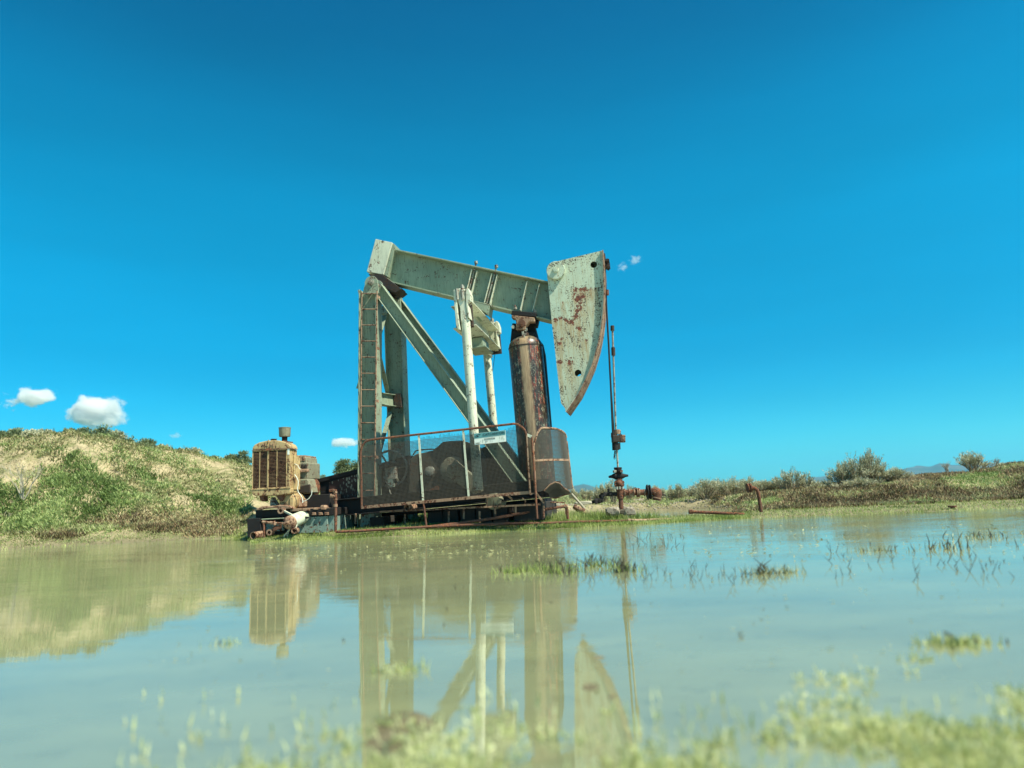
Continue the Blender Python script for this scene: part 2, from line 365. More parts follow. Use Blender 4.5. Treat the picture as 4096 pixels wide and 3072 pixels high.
def build_ground():
    rad = [0.0] + list(np.geomspace(.5, 10.5, 60)) + list(np.arange(10.6, 22.5, .07)) + list(np.geomspace(22.7, 80, 50)) + list(np.geomspace(90, 6500, 24))
    ang = sorted(set(list(np.linspace(-math.pi, -.86, 34)) + list(np.linspace(-.86, .86, 430)) + list(np.linspace(.86, math.pi, 34))))
    ang = ang[:-1]; nr, na = len(rad), len(ang); V = np.zeros((nr * na, 3))
    for i, r_ in enumerate(rad):
        for j, a in enumerate(ang):
            x, y = r_ * math.sin(a), r_ * math.cos(a)
            # inside the view the rings are lines of equal depth, blending to circles outside
            if abs(a) < .9: y = r_ * .995; x = y * math.tan(a)
            else: x *= 1.3; y *= 1.3
            V[i * na + j] = (x, y, ground(x, y))
    F = [(i * na + j, i * na + (j + 1) % na, (i + 1) * na + (j + 1) % na, (i + 1) * na + j) for i in range(1, nr - 1) for j in range(na)]
    b = NB('soil'); geo = b.n('ShaderNodeNewGeometry'); sep = b.n('ShaderNodeSeparateXYZ'); b.l(geo.outputs['Position'], sep.inputs[0])
    n1 = b.noise(.7, 6, .65, geo.outputs['Position']); n2 = b.noise(5, 8, .75, geo.outputs['Position']); n3 = b.noise(22, 8, .8, geo.outputs['Position'])
    nv = b.noise(1.4, 6, .7, geo.outputs['Position'], 1.5)
    sand = b.mix(b.ramp(n2, .35, .65), (.50, .42, .25), (.33, .27, .16)); sand = b.mix(b.math('MULTIPLY', b.ramp(n3, .5, .62), .6), sand, (.16, .13, .075))
    olive = b.mix(b.ramp(n3, .4, .6), (.13, .13, .055), (.30, .29, .14))
    col = b.mix(b.ramp(nv, .47, .56), sand, olive)
    mud = b.mix(b.ramp(n2, .4, .6), (.25, .22, .13), (.17, .15, .085)); low = b.ramp(sep.outputs['Z'], .03, .22)
    col = b.mix(low, mud, col)
    far = b.ramp(sep.outputs['Y'], 26, 60); col = b.mix(far, col, (.22, .27, .12))
    b.bump(b.math('ADD', n2, b.math('MULTIPLY', n3, .6)), .8, .04)
    b.set(col, .95, 0, .15)
    return np_mesh('ground', V, F, b.m, smooth=True, kind='structure')
build_ground()

def water_mat():
    b = NB('muddy_water'); geo = b.n('ShaderNodeNewGeometry'); P = geo.outputs['Position']
    def mp(s):
        m = b.n('ShaderNodeMapping'); m.inputs['Scale'].default_value = s; b.l(P, m.inputs[0]); return m.outputs[0]
    rip = b.noise(1, 4, .6, mp((1.4, 9, 1)), .5); rip2 = b.noise(1, 3, .5, mp((.35, 1.6, 1)))
    sep = b.n('ShaderNodeSeparateXYZ'); b.l(P, sep.inputs[0])
    area = b.ramp(b.noise(1, 3, .5, mp((.25, .5, 1))), .38, .62)
    amp = b.math('MULTIPLY', b.ramp(sep.outputs['Y'], 3.0, 9.5, .10, 1.0), b.math('ADD', b.math('MULTIPLY', area, .7), .3))
    h = b.math('MULTIPLY', b.math('ADD', rip, b.math('MULTIPLY', rip2, .6)), amp)
    b.bump(h, .8, .009)
    n = b.noise(1, 5, .6, mp((.8, 1.6, 1))); n2 = b.noise(1, 7, .7, mp((6, 10, 1)))
    col = b.mix(b.ramp(n, .35, .65), (.265, .285, .145), (.20, .22, .12)); col = b.mix(b.math('MULTIPLY', b.ramp(n2, .55, .7), .4), col, (.13, .13, .06))
    b.b.inputs['IOR'].default_value = 3.2
    b.set(col, .02, 0, .5); return b.m
wv = [(-60, -30, 0), (60, -30, 0), (60, 22, 0), (-60, 22, 0)]
np_mesh('water', wv, [(0, 1, 2, 3)], water_mat(), kind='structure')

# distant mountains: a real ridge four kilometres away
def mountains():
    prof = [(-100, 1085), (1100, 1072), (1215, 1058), (1238, 1050), (1262, 1045), (1285, 1052), (1320, 1060), (1380, 1060), (1430, 1058), (1500, 1062),
            (1560, 1062), (1640, 1055), (1700, 1042), (1760, 1030), (1790, 1028), (1825, 1026), (1860, 1031), (1900, 1028), (1945, 1014), (1980, 1006),
            (2010, 1008), (2030, 1000), (2075, 1006), (2110, 1000), (2155, 1001), (2190, 1000), (2260, 1006), (2600, 990)]
    V = []; nx = 420; ny = 9
    for i in range(nx):
        px = -200 + 2900 * i / (nx - 1); y = float(np.interp(px, [p[0] for p in prof], [p[1] for p in prof]))
        y += 1.4 * noise.noise((px * .05, 0, 0)) + .8 * noise.noise((px * .17, 5, 0))
        top = at_depth('P', px, y, 4200)
        for j in range(ny):
            t = j / (ny - 1); d = 3300 + 1800 * t; prof_h = math.sin(min(t / .5, 1) * math.pi / 2) if t <= .5 else math.cos((t - .5) * math.pi)
            hh = max(top.z, 1) * max(prof_h, -.02) * (1 + .25 * (noise.noise((px * .03, t * 3, 2)) if 0 < t < .5 else 0))
            V.append((top.x * d / 4200, d, hh - (5 if j in (0, ny - 1) else 0)))
    F = [(i * ny + j, (i + 1) * ny + j, (i + 1) * ny + j + 1, i * ny + j + 1) for i in range(nx - 1) for j in range(ny - 1)]
    b = NB('mountain'); n = b.noise(.004, 6, .6); b.set(b.mix(b.ramp(n, .4, .6), (.06, .08, .06), (.12, .12, .09)), .95, 0, .1)
    np_mesh('mountains', V, F, b.m, smooth=True, kind='structure')
mountains()

# ================================================================ the pumping unit
o_ = at_depth('P', 800, 1142, 12.8)
U = Frame(o_, yaw=-10.5, tilt=2.8)
W = Vector((0, 1, 0)); UU = Vector((1, 0, 0)); VV = Vector((0, 0, 1))
def uv(z, pts, w): return [((q := U.on(z, x, y, w)).x, q.z) for x, y in pts]
def setw(p, w): return Vector((p[0], w, p[2]))
def make_pumpjack():
    root = empty('pumpjack', mat=U.m, label='tall weathered grey green oil pumpjack with a rust streaked horse head', cat='pumpjack')
    # --- posts
    def post(top, bot, w, depth, mat='paint_post', width=.30):
        m = MB(); m.isec(bot, top, depth, width, UU, .02, .014); return m
    nt_, nb_ = U.on('A', 313, 625, 0), U.on('D', 303, 1455, 0)
    post(nt_, nb_, 0, .35).build('post', 'paint_post', root, .004)
    ft, fb = U.on('A', 541, 800, 1.1), U.on('D', 600, 1150, 1.1)
    fb = ft + (fb - ft) * 1.12
    post(ft + (ft - fb) * .04, fb, 1.1, .36).build('post', 'paint_post', root, .004)
    # head gussets of the posts with pin
    pin = U.on('A', 320, 545, -.16)
    for k, w0 in enumerate((-.165, 1.10 - .15)):
        m = MB(); r = .118; c = (pin.x, pin.z); bl = uv('A', [(236, 650), (392, 650)], -.165)
        if k: bl = [(c[0] - .16, c[1] - .28), (c[0] + .17, c[1] - .28)]
        arc = [(c[0] + r * 1.1 * math.cos(t), c[1] + r * 1.1 * math.sin(t)) for t in [math.pi * (-.05 + i / 10 * 1.1) for i in range(11)]]
        m.prism([bl[0], bl[1]] + arc, w0, w0 + .022); g = m.build('bearing_plate', 'paint_post', root, .003)
        MB().prism([bl[0], bl[1]] + arc, w0 + .27, w0 + .29).build('bearing_plate', 'paint_post', root, .003)
        q = MB(); p = Vector((c[0], w0, c[1]))
        q.cyl(p - W * .03, p + W * .32, .062).cyl(p - W * .045, p - W * .028, .045); q.hexa(p - W * .075, W, .035, .035)
        q.build('pin', 'bolt', g)
    m = MB(); p = Vector((pin.x, 0, pin.z)); m.cyl(p + W * .10, p + W * 1.0, .06)
    a = uv('A', [(300, 470), (440, 480), (610, 610), (560, 650), (470, 610), (380, 560)], .4)
    m.prism(a, .35, .75)
    a = uv('A', [(495, 600), (630, 615), (600, 650), (560, 700), (520, 680)], .9); m.prism(a, .78, 1.02)
    m.build('tail_bearing', 'grime', root, .006)
    # small lugs on the post
    for z_, t_ in (('A', [(193, 618), (228, 622), (222, 700), (214, 705)]), ('A', [(212, 1440), (212, 1552), (178, 1550)])):
        MB().prism(uv(z_, t_, .05), .04, .06).build('lug', 'paint_post', root)
    # foot plate with bolts
    m = MB(); m.prism(uv('D', [(225, 1270), (350, 1270), (368, 1452), (215, 1455)], -.2), -.21, -.155)
    fp = m.build('foot_plate', 'teal', root, .006)
    for x, y in ((242, 1330), (342, 1330), (238, 1385), (345, 1385), (262, 1428), (325, 1425)):
        MB().hexa(U.on('D', x, y, -.21) , -W, .032, .03).build('bolt', 'bolt', fp)
    # ladder
    lt, lb = U.on('A', 230, 640, -.24), U.on('D', 217, 1240, -.24); rt, rb = U.on('A', 374, 640, -.24), U.on('D', 349, 1240, -.24)
    lad = MB().tube([lt, lb], .012, 6).tube([rt + VV * .03, rt, rb], .015, 6).build('ladder', 'rustpale', root)
    for i in range(14):
        y = 1174 + i * 65.9
        f = (y - 1170) / (2023 - 1170)
        a, b = lt.lerp(lb, f), rt.lerp(rb, f); rg = MB().tube([a - UU * .0, b], .0105, 6)
        rg.build('rung', 'rustpale', lad)
    for f in (.02, .27, .52, .78, .97): MB().bar(rt.lerp(rb, f) + UU * .02, rt.lerp(rb, f) + UU * .02 + W * .1, .05, .012).build('ladder_clip', 'rustpale', lad)
    # --- diagonal braces
    d0, d1 = U.on('A', 415, 640, 0), U.on('E', 805, 955, 0)
    for w_ in (0, 1.1):
        a, b = setw(d0, w_), setw(d1, w_)
        perp = (b - a).cross(W).normalized()
        MB().isec(a - (b - a).normalized() * .1, b, .215, .20, perp, .016, .012).build('diagonal_brace', 'paint', root, .004)
    # --- rear cross member and sway braces
    c0, c1 = U.on('D', 440, 205, .1), U.on('D', 560, 250, 1.0)
    c0.y, c1.y = .14, .95; c1.x = ft.lerp(fb, .5).x; c0.x = c1.x - .12
    MB().isec(c0, c1, .24, .14, VV, .014, .01).build('cross_member', 'paint_post', root, .003)
    ee = U.on('D', 605, 245, .9)
    m = MB(); m.box((c1.x + .02, .86, c1.z - .15), (c1.x + .16, .93, c1.z + .13)); m.build('splice_plate', 'grime', root, .004)
    for (z_, x0, y0, w0), (z1, x1, y1, w1) in ((('A', 395, 1240, .12), ('A', 475, 1590, .95)), (('A', 400, 1030, .12), ('A', 462, 800, .95)), (('D', 395, 730, .12), ('D', 500, 350, .95))):
        MB().bar(U.on(z_, x0, y0, w0), U.on(z1, x1, y1, w1), .09, .012, UU).build('sway_brace', 'paint_post', root)
    # floodlight-like drum hanging between the posts
    p = U.on('A', 433, 815, .6); MB().lathe(p, -W + UU * .2, [(-.08, .03), (-.06, .085), (.08, .085), (.10, .06)], 16).build('hanging_drum', 'teal', root)
    # --- walking beam
    tb0, tb1 = U.on('A', 545, 226, .4), U.on('B', 1030, 468, .4); bb0, bb1 = U.on('A', 440, 492, .4), U.on('B', 1075, 802, .4)
    bk = U.on('A', 520, 548, .4)
    t = .028
    beam = MB(); beam.prism([(tb0.x, tb0.z - t), (tb1.x, tb1.z - t), (bb1.x, bb1.z + t), (bk.x, bk.z + t), (bb0.x, bb0.z + t)], .543, .557)
    def strip(m, pts, w0, w1, th):
        for a, b in zip(pts, pts[1:]): m.prism([(a.x, a.z), (b.x, b.z), (b.x, b.z + th), (a.x, a.z + th)], w0, w1)
    strip(beam, [tb0 - VV * t, tb1 - VV * t], .4, .7, t); strip(beam, [bb0, bk, bb1], .4, .7, t)
    bm_ = beam.build('walking_beam', 'paint', root, .004)
    bx = uv('A', [(360, 132), (520, 166), (436, 470), (276, 441)], .36)
    tbx = MB().prism(bx, .36, .74).build('tail_box', 'paint_light', root, .006)
    MB().prism(uv('A', [(528, 172), (548, 190), (474, 490), (444, 474)], .385), .385, .715).build('end_plate', 'paint', root, .003)
    for x0, y0, x1, y1 in ((386, 352, 345, 540), (430, 365, 383, 560), (552, 388, 490, 642), (597, 398, 535, 655), (845, 452, 788, 705), (948, 472, 888, 727)):
        a, b = U.on('B', x0, y0, .42), U.on('B', x1, y1, .42)
        ax = (a - b).normalized(); a.z -= .03
        MB().ext([(-.006, -.06), (.006, -.06), (.006, .06), (-.006, .06)], setw(a, .478), setw(b, .478), UU).build('stiffener', 'paint_light', bm_, .002)
    for x0, y0, x1, y1 in ((410, 340, 362, 555), (578, 372, 512, 650)):
        a, b = U.on('B', x0 + 14, y0 - 22, .46), U.on('B', x1, y1, .46); q = MB().tube([a, b], .016, 8); q.hexa(a - VV * .01, VV, .036, .05)
        q.build('through_bolt', 'bolt', bm_)
    # --- equalizer beam and its bearing
    cT, cB = U.on('K', 362, 508, -.48), U.on('K', 417, 985, -.48); hh = (cT.z - cB.z); cx_ = (cT.x + cB.x) / 2; lean = (cT.x - cB.x) / hh
    ecz = (cT.z + cB.z) / 2
    dd = Vector((lean, 0, 1)).normalized()
    eq = MB().isec((cx_, -.50, ecz), (cx_ + .0, 1.62, ecz), hh, .42, dd, .022, .016).build('equalizer_beam', 'paint_light', root, .004)
    m = MB(); m.box((cx_ - .10, .28, ecz - hh / 2 - .02), (cx_ + .14, .80, ecz - hh / 2 - .20)); m.box((cx_ - .17, .20, ecz - hh / 2 - .20), (cx_ + .2, .88, ecz - hh / 2 - .23))
    m.build('equalizer_saddle', 'paint', eq, .005)
    for w_ in (-.3, 1.4): MB().box((cx_ - .2, w_ - .006, ecz - hh / 2 + .02), (cx_ - .01, w_ + .006, ecz + hh / 2 - .02)).build('web_stiffener', 'paint_light', eq)
    m = MB(); hb = uv('A', [(1290, 718), (1448, 755), (1432, 862), (1400, 830), (1300, 790)], .42); m.prism(hb, .40, .70)
    m.cyl((cx_ + .05, .36, ecz + hh / 2 + .06), (cx_ + .05, .74, ecz + hh / 2 + .06), .085)
    m.build('equalizer_bearing', 'paint', root, .006)
    q = U.on('K', 920, 600, .72); MB().prism(uv('K', [(890, 520), (945, 560), (905, 730), (860, 715)], .70), .70, .74).build('bearing_bracket', 'grime', root)
    # --- pitman arms
    def pitman(top, bot, w):
        m = MB(); m.tube([setw(bot, w), setw(top, w)], .081, 20); p = m.build('pitman_arm', 'paint_light', root)
        return p
    pt, pb = U.on('A', 1213, 900, -.66), U.on('D', 1335, 1090, -.66)
    nearp = pitman(pt, pb, -.66)
    ft_, fb_ = U.on('A', 1418, 1230, 1.76), U.on('D', 1480, 480, 1.76); fb_ = ft_ + (fb_ - ft_) * 1.9
    pitman(ft_, fb_, 1.76)
    for near in (1, 0):
        w_ = -.66 if near else 1.76
        off = Vector((0, 0, 0)) if near else Vector((ft_.x - pt.x, 0, 0)) * 0
        def K(x, y, w=w_):
            q = U.on('K', x, y, -.66); return (q.x, q.z)
        g = MB(); fork = [K(255, 215), (K(330, 195)), K(445, 215), K(440, 470), K(470, 600), K(500, 900), K(350, 900), K(330, 600), K(268, 400)]
        g.prism(fork, w_ - .075, w_ + .075); f_ = g.build('pitman_fork', 'paint_light', root, .012)
        a = MB().prism([K(205, 245), K(232, 222), K(258, 250), K(300, 760), K(345, 1060), K(300, 1050), K(262, 960), K(225, 560)], w_ - .10, w_ + .10)
        a.build('side_strap', 'paint_light', f_, .006)
        q0 = K(500, 330); c_ = Vector((q0[0], w_, q0[1]))
        b_ = MB().prism([K(452, 215), K(475, 190), K(520, 210), K(560, 330), K(566, 470), K(520, 480), K(500, 520), K(545, 830), K(500, 800), K(462, 560)], w_ - .09, w_ + .09)
        b_.build('side_strap', 'paint_light', f_, .008)
        h = MB(); q1 = K(368, 195); c1_ = Vector((q1[0], w_ - .03, q1[1])); h.hexa(c1_, VV, .045, .05).cyl(c1_ + VV * .05, c1_ + VV * .075, .022)
        q2 = K(300, 215); h.hexa((q2[0], w_ + .02, q2[1]), VV, .03, .03)
        for x, y in ((290, 440), (400, 440)):
            q3 = K(x, y); h.cyl((q3[0], w_ - .09, q3[1]), (q3[0], w_ - .09, q3[1] + .20), .028)
        h.build('fork_bolts', 'bolt', f_)
        h = MB(); q4 = K(415, 610); h.box((q4[0] - .13, w_ + .07, q4[1] - .3), (q4[0] + .10, w_ + .17, q4[1] + .12)); h.build('fork_pad', 'grime', f_, .006)
        if not near:
            for o in [f_]: o.location.z = 0
    a, b = U.on('K', 895, 890, 1.8), U.on('K', 1035, 1530, 1.6); c = U.on('B', 560, 1215, 1.6)
    MB().tube([U.on('K', 880, 830, 1.5), a, b, U.on('B', 578, 1085, 1.6), c], .006, 5).build('grease_line', 'cable', root)
    # --- air balance cylinder
    b, col, sep, n2, st = tank_mat()
    L, Rr = U.on('M', 118, 700, .55), U.on('M', 557, 700, .55); Lb, Rb = U.on('M', 185, 1600, .55), U.on('M', 648, 1600, .55)
    rad = (Rr.x - L.x) / 2 * .985; top = U.on('M', 310, 470, .55); cx = (L.x + Rr.x) / 2; zb = .45
    cxb = (Lb.x + Rb.x) / 2
    xr = b.math('SUBTRACT', sep.outputs['X'], (cx + cxb) / 2)
    band = b.math('ADD', xr, b.math('MULTIPLY', b.math('SUBTRACT', n2, .5), .10))
    inband = b.math('MULTIPLY', b.ramp(band, -.075, -.045), b.ramp(band, .115, .075))
    tan = b.mix(b.ramp(st, .45, .62), (.36, .25, .14), (.20, .13, .07)); col = b.mix(inband, col, tan)
    cap_ = b.ramp(b.math('ADD', sep.outputs['Z'], b.math('MULTIPLY', n2, .3)), top.z - .12 + .15, top.z - .02 + .15)
    col = b.mix(b.math('MULTIPLY', cap_, .8), col, (.24, .20, .12)); b.set(col, .38, 0, .5)
    ax = Vector((cxb - cx, 0, zb - top.z)); ln = ax.length
    prof = [(0, .02), (.012, rad * .45), (.04, rad * .68), (.085, rad * .86), (.14, rad * .96), (.2, rad)] + [(d, rad) for d in (.9, 1.6)] + [(ln, rad)]
    tk = MB().lathe((cx, .55, top.z), ax, prof, 48).build('air_cylinder', b.m, root)
    MB().lathe(Vector((cx, .55, top.z)) + ax.normalized() * .205, ax, [(0, rad), (.002, rad + .006), (.022, rad + .006), (.024, rad)], 48).build('weld_band', 'grime', tk)
    hk = U.on('M', 285, 440, .3); MB().tube([hk - VV * .1, hk - VV * .02, hk + VV * .05, hk + VV * .06 + UU * .02, hk - VV * .04 + UU * .03, hk - VV * .1 + UU * .06], .012, 6).build('lifting_eye', 'bolt', tk)
    sl = MB(); sl.prism(uv('M', [(160, 300), (445, 330), (485, 480), (545, 560), (575, 700), (655, 1640), (300, 1640), (190, 700), (135, 540)], .78), .74, .92)
    sl.build('cylinder_frame', 'dark', root, .01)
    m = MB(); m.prism(uv('M', [(170, 395), (445, 420), (470, 500), (150, 520)], .5), .46, .66)
    m.prism(uv('M', [(160, 142), (250, 150), (468, 175), (462, 222), (150, 200)], .4), .34, .78)
    m.prism(uv('M', [(360, 280), (490, 250), (470, 340), (440, 340), (480, 500), (350, 480)], .6), .6, .75); m.build('cylinder_yoke', 'dark', root, .006)
    m = MB(); m.prism(uv('M', [(152, 198), (440, 228), (444, 280), (372, 280), (335, 330), (325, 385), (205, 385), (210, 300), (198, 240), (150, 236)], .36), .33, .50)
    by = m.build('cylinder_bearing', 'rustpale', root, .008)
    c = U.on('M', 280, 302, .33); MB().cyl(c, c - W * .045, .068).cyl(c - W * .045, c - W * .055, .03).build('bearing_cap', 'rust', by)
    for x, y in ((195, 108), (445, 160)): p = U.on('M', x, y, .42); MB().hexa(p - VV * .02, VV, .035, .05).cyl(p + VV * .02, p + VV * .07, .016).build('bearing_bolt', 'bolt', by)
    for x, y in ((172, 350), (345, 440), (335, 385)): p = U.on('M', x, y, .4); MB().hexa(p, -W, .035, .05).build('bearing_bolt', 'bolt', by)
    # --- horse head
    outer = [(590, 52), (180, 150), (140, 166), (108, 195), (92, 230), (90, 290), (112, 500), (130, 700), (160, 960), (186, 1200), (216, 1458), (250, 1500), (262, 1535),
             (312, 1462), (372, 1375), (440, 1240), (500, 1100), (550, 930), (580, 780), (600, 620), (608, 450), (606, 250), (598, 100)]
    ro = uv('Q', outer, .30)
    def ring(z_, x, y, r, n=20):
        c = U.on(z_, x, y, .30); return [(c.x + r * math.cos(2 * math.pi * k / n), c.z + r * math.sin(2 * math.pi * k / n)) for k in range(n)]
    holes = [ring('Q', 518, 181, .062), ring('Q', 373, 1180, .062)]
    polys = [[Vector((x, z, 0)) for x, z in ro]] + [[Vector((x, z, 0)) for x, z in h] for h in holes]
    tris = geometry.tessellate_polygon(polys); flat = [p for q in polys for p in q]
    def plate(w0, w1):
        m = MB(); n = len(flat); vs = [(p.x, w0, p.y) for p in flat] + [(p.x, w1, p.y) for p in flat]
        fs = [tuple(t) for t in tris] + [tuple(i + n for i in t)[::-1] for t in tris]; o = 0
        for q in polys:
            k = len(q); fs += [(o + i, o + (i + 1) % k, o + (i + 1) % k + n, o + i + n) for i in range(k)]; o += k
        return m.add(vs, fs)
    hb = NB('horse_head_paint')
    P_ = hb.tc.outputs['Object']; nw = hb.n('ShaderNodeTexNoise'); nw.inputs['Scale'].default_value = 14; nw.inputs['Detail'].default_value = 6; nw.inputs['Roughness'].default_value = .75; hb.l(P_, nw.inputs['Vector'])
    big = hb.noise(2, 4); fine = hb.noise(34, 8, .75); mid = hb.noise(9, 6, .7); st = hb.noise(5, 5, .7, hb.map((13, 13, 1.1))); lines = hb.noise(8, 7, .8, hb.map((1, 1, .35)))
    col = hb.mix(hb.ramp(big, .4, .6), (.50, .57, .42), (.42, .49, .37))
    sp2 = hb.n('ShaderNodeSeparateXYZ'); hb.l(P_, sp2.inputs[0]); spots = None; runs = None
    for x, y, r in ((390, 480, .13), (385, 585, .10), (300, 700, .09), (350, 412, .06), (395, 415, .06), (440, 410, .07), (490, 408, .06), (535, 400, .04), (340, 460, .05), (390, 470, .06), (395, 540, .05), (368, 655, .075), (385, 770, .08), (318, 715, .075), (258, 690, .055), (218, 675, .05),
                    (165, 690, .06), (215, 870, .05), (205, 905, .055), (200, 1078, .065), (296, 1075, .085), (445, 880, .03), (230, 530, .03)):
        c = U.on('Q', x, y, .30)
        dx = hb.math('SUBTRACT', sp2.outputs['X'], c.x); dz = hb.math('SUBTRACT', sp2.outputs['Z'], c.z)
        d2 = hb.math('SQRT', hb.math('ADD', hb.math('MULTIPLY', dx, dx), hb.math('MULTIPLY', dz, dz)))
        f = hb.ramp(d2, 0, r * 1.9, 1, 0); spots = f if spots is None else hb.math('MAXIMUM', spots, f)
        below = hb.math('MULTIPLY', hb.ramp(hb.math('ABSOLUTE', dx), 0, r * 1.9, 1, 0), hb.math('MULTIPLY', hb.ramp(dz, -.95, 0, 0, 1), hb.ramp(dz, 0, .03, 1, 0)))
        runs = below if runs is None else hb.math('MAXIMUM', runs, below)
    topz = U.on('Q', 400, 110, .3).z
    topr = hb.math('MULTIPLY', hb.ramp(hb.math('SUBTRACT', sp2.outputs['Z'], hb.math('MULTIPLY', hb.math('SUBTRACT', sp2.outputs['X'], U.on('Q', 400, 110, .3).x), .22)), topz - .26, topz + .02), hb.ramp(fine, .42, .62))
    runm = hb.math('MULTIPLY', runs, hb.ramp(st, .34, .52))
    col = hb.mix(hb.math('MULTIPLY', runm, .85), col, (.36, .20, .07))
    col = hb.mix(hb.math('MULTIPLY', hb.ramp(st, .50, .66), .6), col, (.36, .27, .12))
    core = hb.ramp(hb.math('ADD', spots, hb.math('MULTIPLY', hb.math('SUBTRACT', nw.outputs[0], .5), 3.0)), .68, .76)
    specks = hb.ramp(hb.math('ADD', hb.math('MULTIPLY', fine, .7), hb.math('MULTIPLY', lines, .5)), .64, .68)
    dk = hb.math('MAXIMUM', specks, hb.ramp(topr, .45, .6)); col = hb.mix(dk, col, (.06, .038, .024)); col = hb.mix(core, col, hb.mix(hb.ramp(fine, .42, .58), (.23, .06, .03), (.07, .03, .02)))
    hb.bump(hb.math('SUBTRACT', hb.math('MULTIPLY', mid, .2), hb.math('ADD', core, specks)), .4, .005); hb.set(col, .6, 0, .35)
    hh_ = plate(.30, .315).build('horse_head', hb.m, root)
    plate(.785, .80).build('side_plate', hb.m, hh_)
    crv = [(599, 62)] + outer[:12:-1]        # front curve from top to tip
    crv = [(596, 52), (600, 100), (609, 250), (611, 450), (603, 620), (583, 780), (553, 930), (503, 1100), (443, 1240), (375, 1378), (315, 1465), (264, 1540)]
    cc = [U.on('Q', x, y, .27) for x, y in crv]; m = MB()
    nrm = []
    for i in range(len(cc)):
        tg = (cc[min(i + 1, len(cc) - 1)] - cc[max(i - 1, 0)]); nrm.append(Vector((-tg.z, 0, tg.x)).normalized() * .022)
    ins = [(c.x, c.z) for c in cc]; outp = [(c.x + n.x, c.z + n.z) for c, n in zip(cc, nrm)]
    for i in range(len(cc) - 1): m.prism([ins[i], ins[i + 1], outp[i + 1], outp[i]], .235, .865)
    rim = m.build('curved_track', 'rustpale', hh_)
    m = MB(); k2 = [(c.x - n.x * .9, c.z - n.z * .9) for c, n in zip(cc, nrm)]
    for i in range(len(cc) - 1): m.prism([k2[i], k2[i + 1], ins[i + 1], ins[i]], .262, .298)
    m.build('track_backing', 'paint_light', hh_); m = MB()
    for i in range(len(cc) - 1): m.prism([k2[i], k2[i + 1], ins[i + 1], ins[i]], .802, .84)
    m.build('track_backing', 'paint_light', hh_)
    m = MB(); a, b_ = U.on('Q', 590, 52, .30), U.on('Q', 180, 150, .30); m.prism([(a.x, a.z - .012), (b_.x, b_.z - .012), (b_.x, b_.z), (a.x, a.z)], .3155, .7845)
    a, b_ = U.on('Q', 92, 250, .30), U.on('Q', 216, 1450, .30); m.prism([(a.x + .004, a.z), (b_.x + .004, b_.z), (b_.x + .016, b_.z), (a.x + .016, a.z)], .3155, .7845)
    m.build('inner_web', 'grime', hh_)
    c = U.on('Q', 172, 243, .30); d = MB().lathe(c, -W, [(-.01, .172), (.075, .172), (.082, .165), (.082, .06), (.098, .055), (.10, .045), (.115, .043), (.118, .02)], 40).build('pivot_cap', hb.m, hh_)
    # hanger at the top of the track
    m = MB(); q = U.on('Q', 618, 150, .5)
    m.prism(uv('Q', [(607, 78), (622, 80), (628, 160), (622, 230), (610, 230)], .45), .43, .67); m.box((q.x, .42, q.z - .03), (q.x + .09, .68, q.z + .01)); m.box((q.x - .02, .45, q.z - .12), (q.x + .09, .65, q.z - .08))
    for w_ in (.47, .63): m.cyl((q.x + .05, w_, q.z + .03), (q.x + .05, w_, q.z - .14), .02)
    m.build('cable_anchor', 'grime', hh_)
    return root, cx, top
PJ, _, _ = make_pumpjack()

# --- drive train, skid: each machine sits on the skid
def make_skid():
    root = empty('steel_skid', mat=U.m, label='long black steel skid frame carrying the pumpjack above the muddy ground', cat='skid')
    a, b = U.on('D', 120, 1290, -.30), U.on('E', 1112, 1120, -.30); v0 = .30
    for w_ in (-.30, 1.4):
        p0 = Vector((a.x - 1.05, w_, .42)); p1 = Vector((b.x, w_, .42)); MB().isec(p0, p1, .30, .18, VV, .02, .014).build('runner', 'dark', root, .004)
    for x in np.arange(a.x - .8, b.x - .1, .62):
        MB().isec((x, -.20, .44), (x, 1.30, .44), .22, .14, VV, .014, .01).build('cross_beam', 'dark', root)
    e = U.on('D', 405, 1297, -.45); f = U.on('E', 1000, 1155, -.45)
    MB().bar(e, f, .03, .05).build('edge_rail', 'rustpale', root)
    # base of mesh guard, deck strip
    for z_, x, y0, y1 in (('D', 1055, 1290, 1395), ('D', 1197, 1262, 1365), ('D', 1347, 1290, 1400), ('D', 1495, 1250, 1335), ('E', 725, 1165, 1250), ('E', 1035, 1170, 1300), ('D', 640, 1320, 1440), ('C', 1237, 1075, 1175)):
        p, q = U.on(z_, x, y0, -.42), U.on(z_, x, y1, -.42); MB().tube([p, q], .018, 8).build('stub_leg', 'rustpale', root)
    MB().prism(uv('D', [(-140, 1325), (180, 1325), (180, 1475), (-140, 1480)], .2), .2, 1.2).build('skid_box', 'dark', root, .01)
    m = MB(); m.prism([(a.x - 1.0, .19), (b.x - .2, .19), (b.x - .2, .26), (a.x - 1.0, .26)], .4, 1.35); m.build('deck_plate', 'dark', root)
    return root
make_skid()
tie0 = None
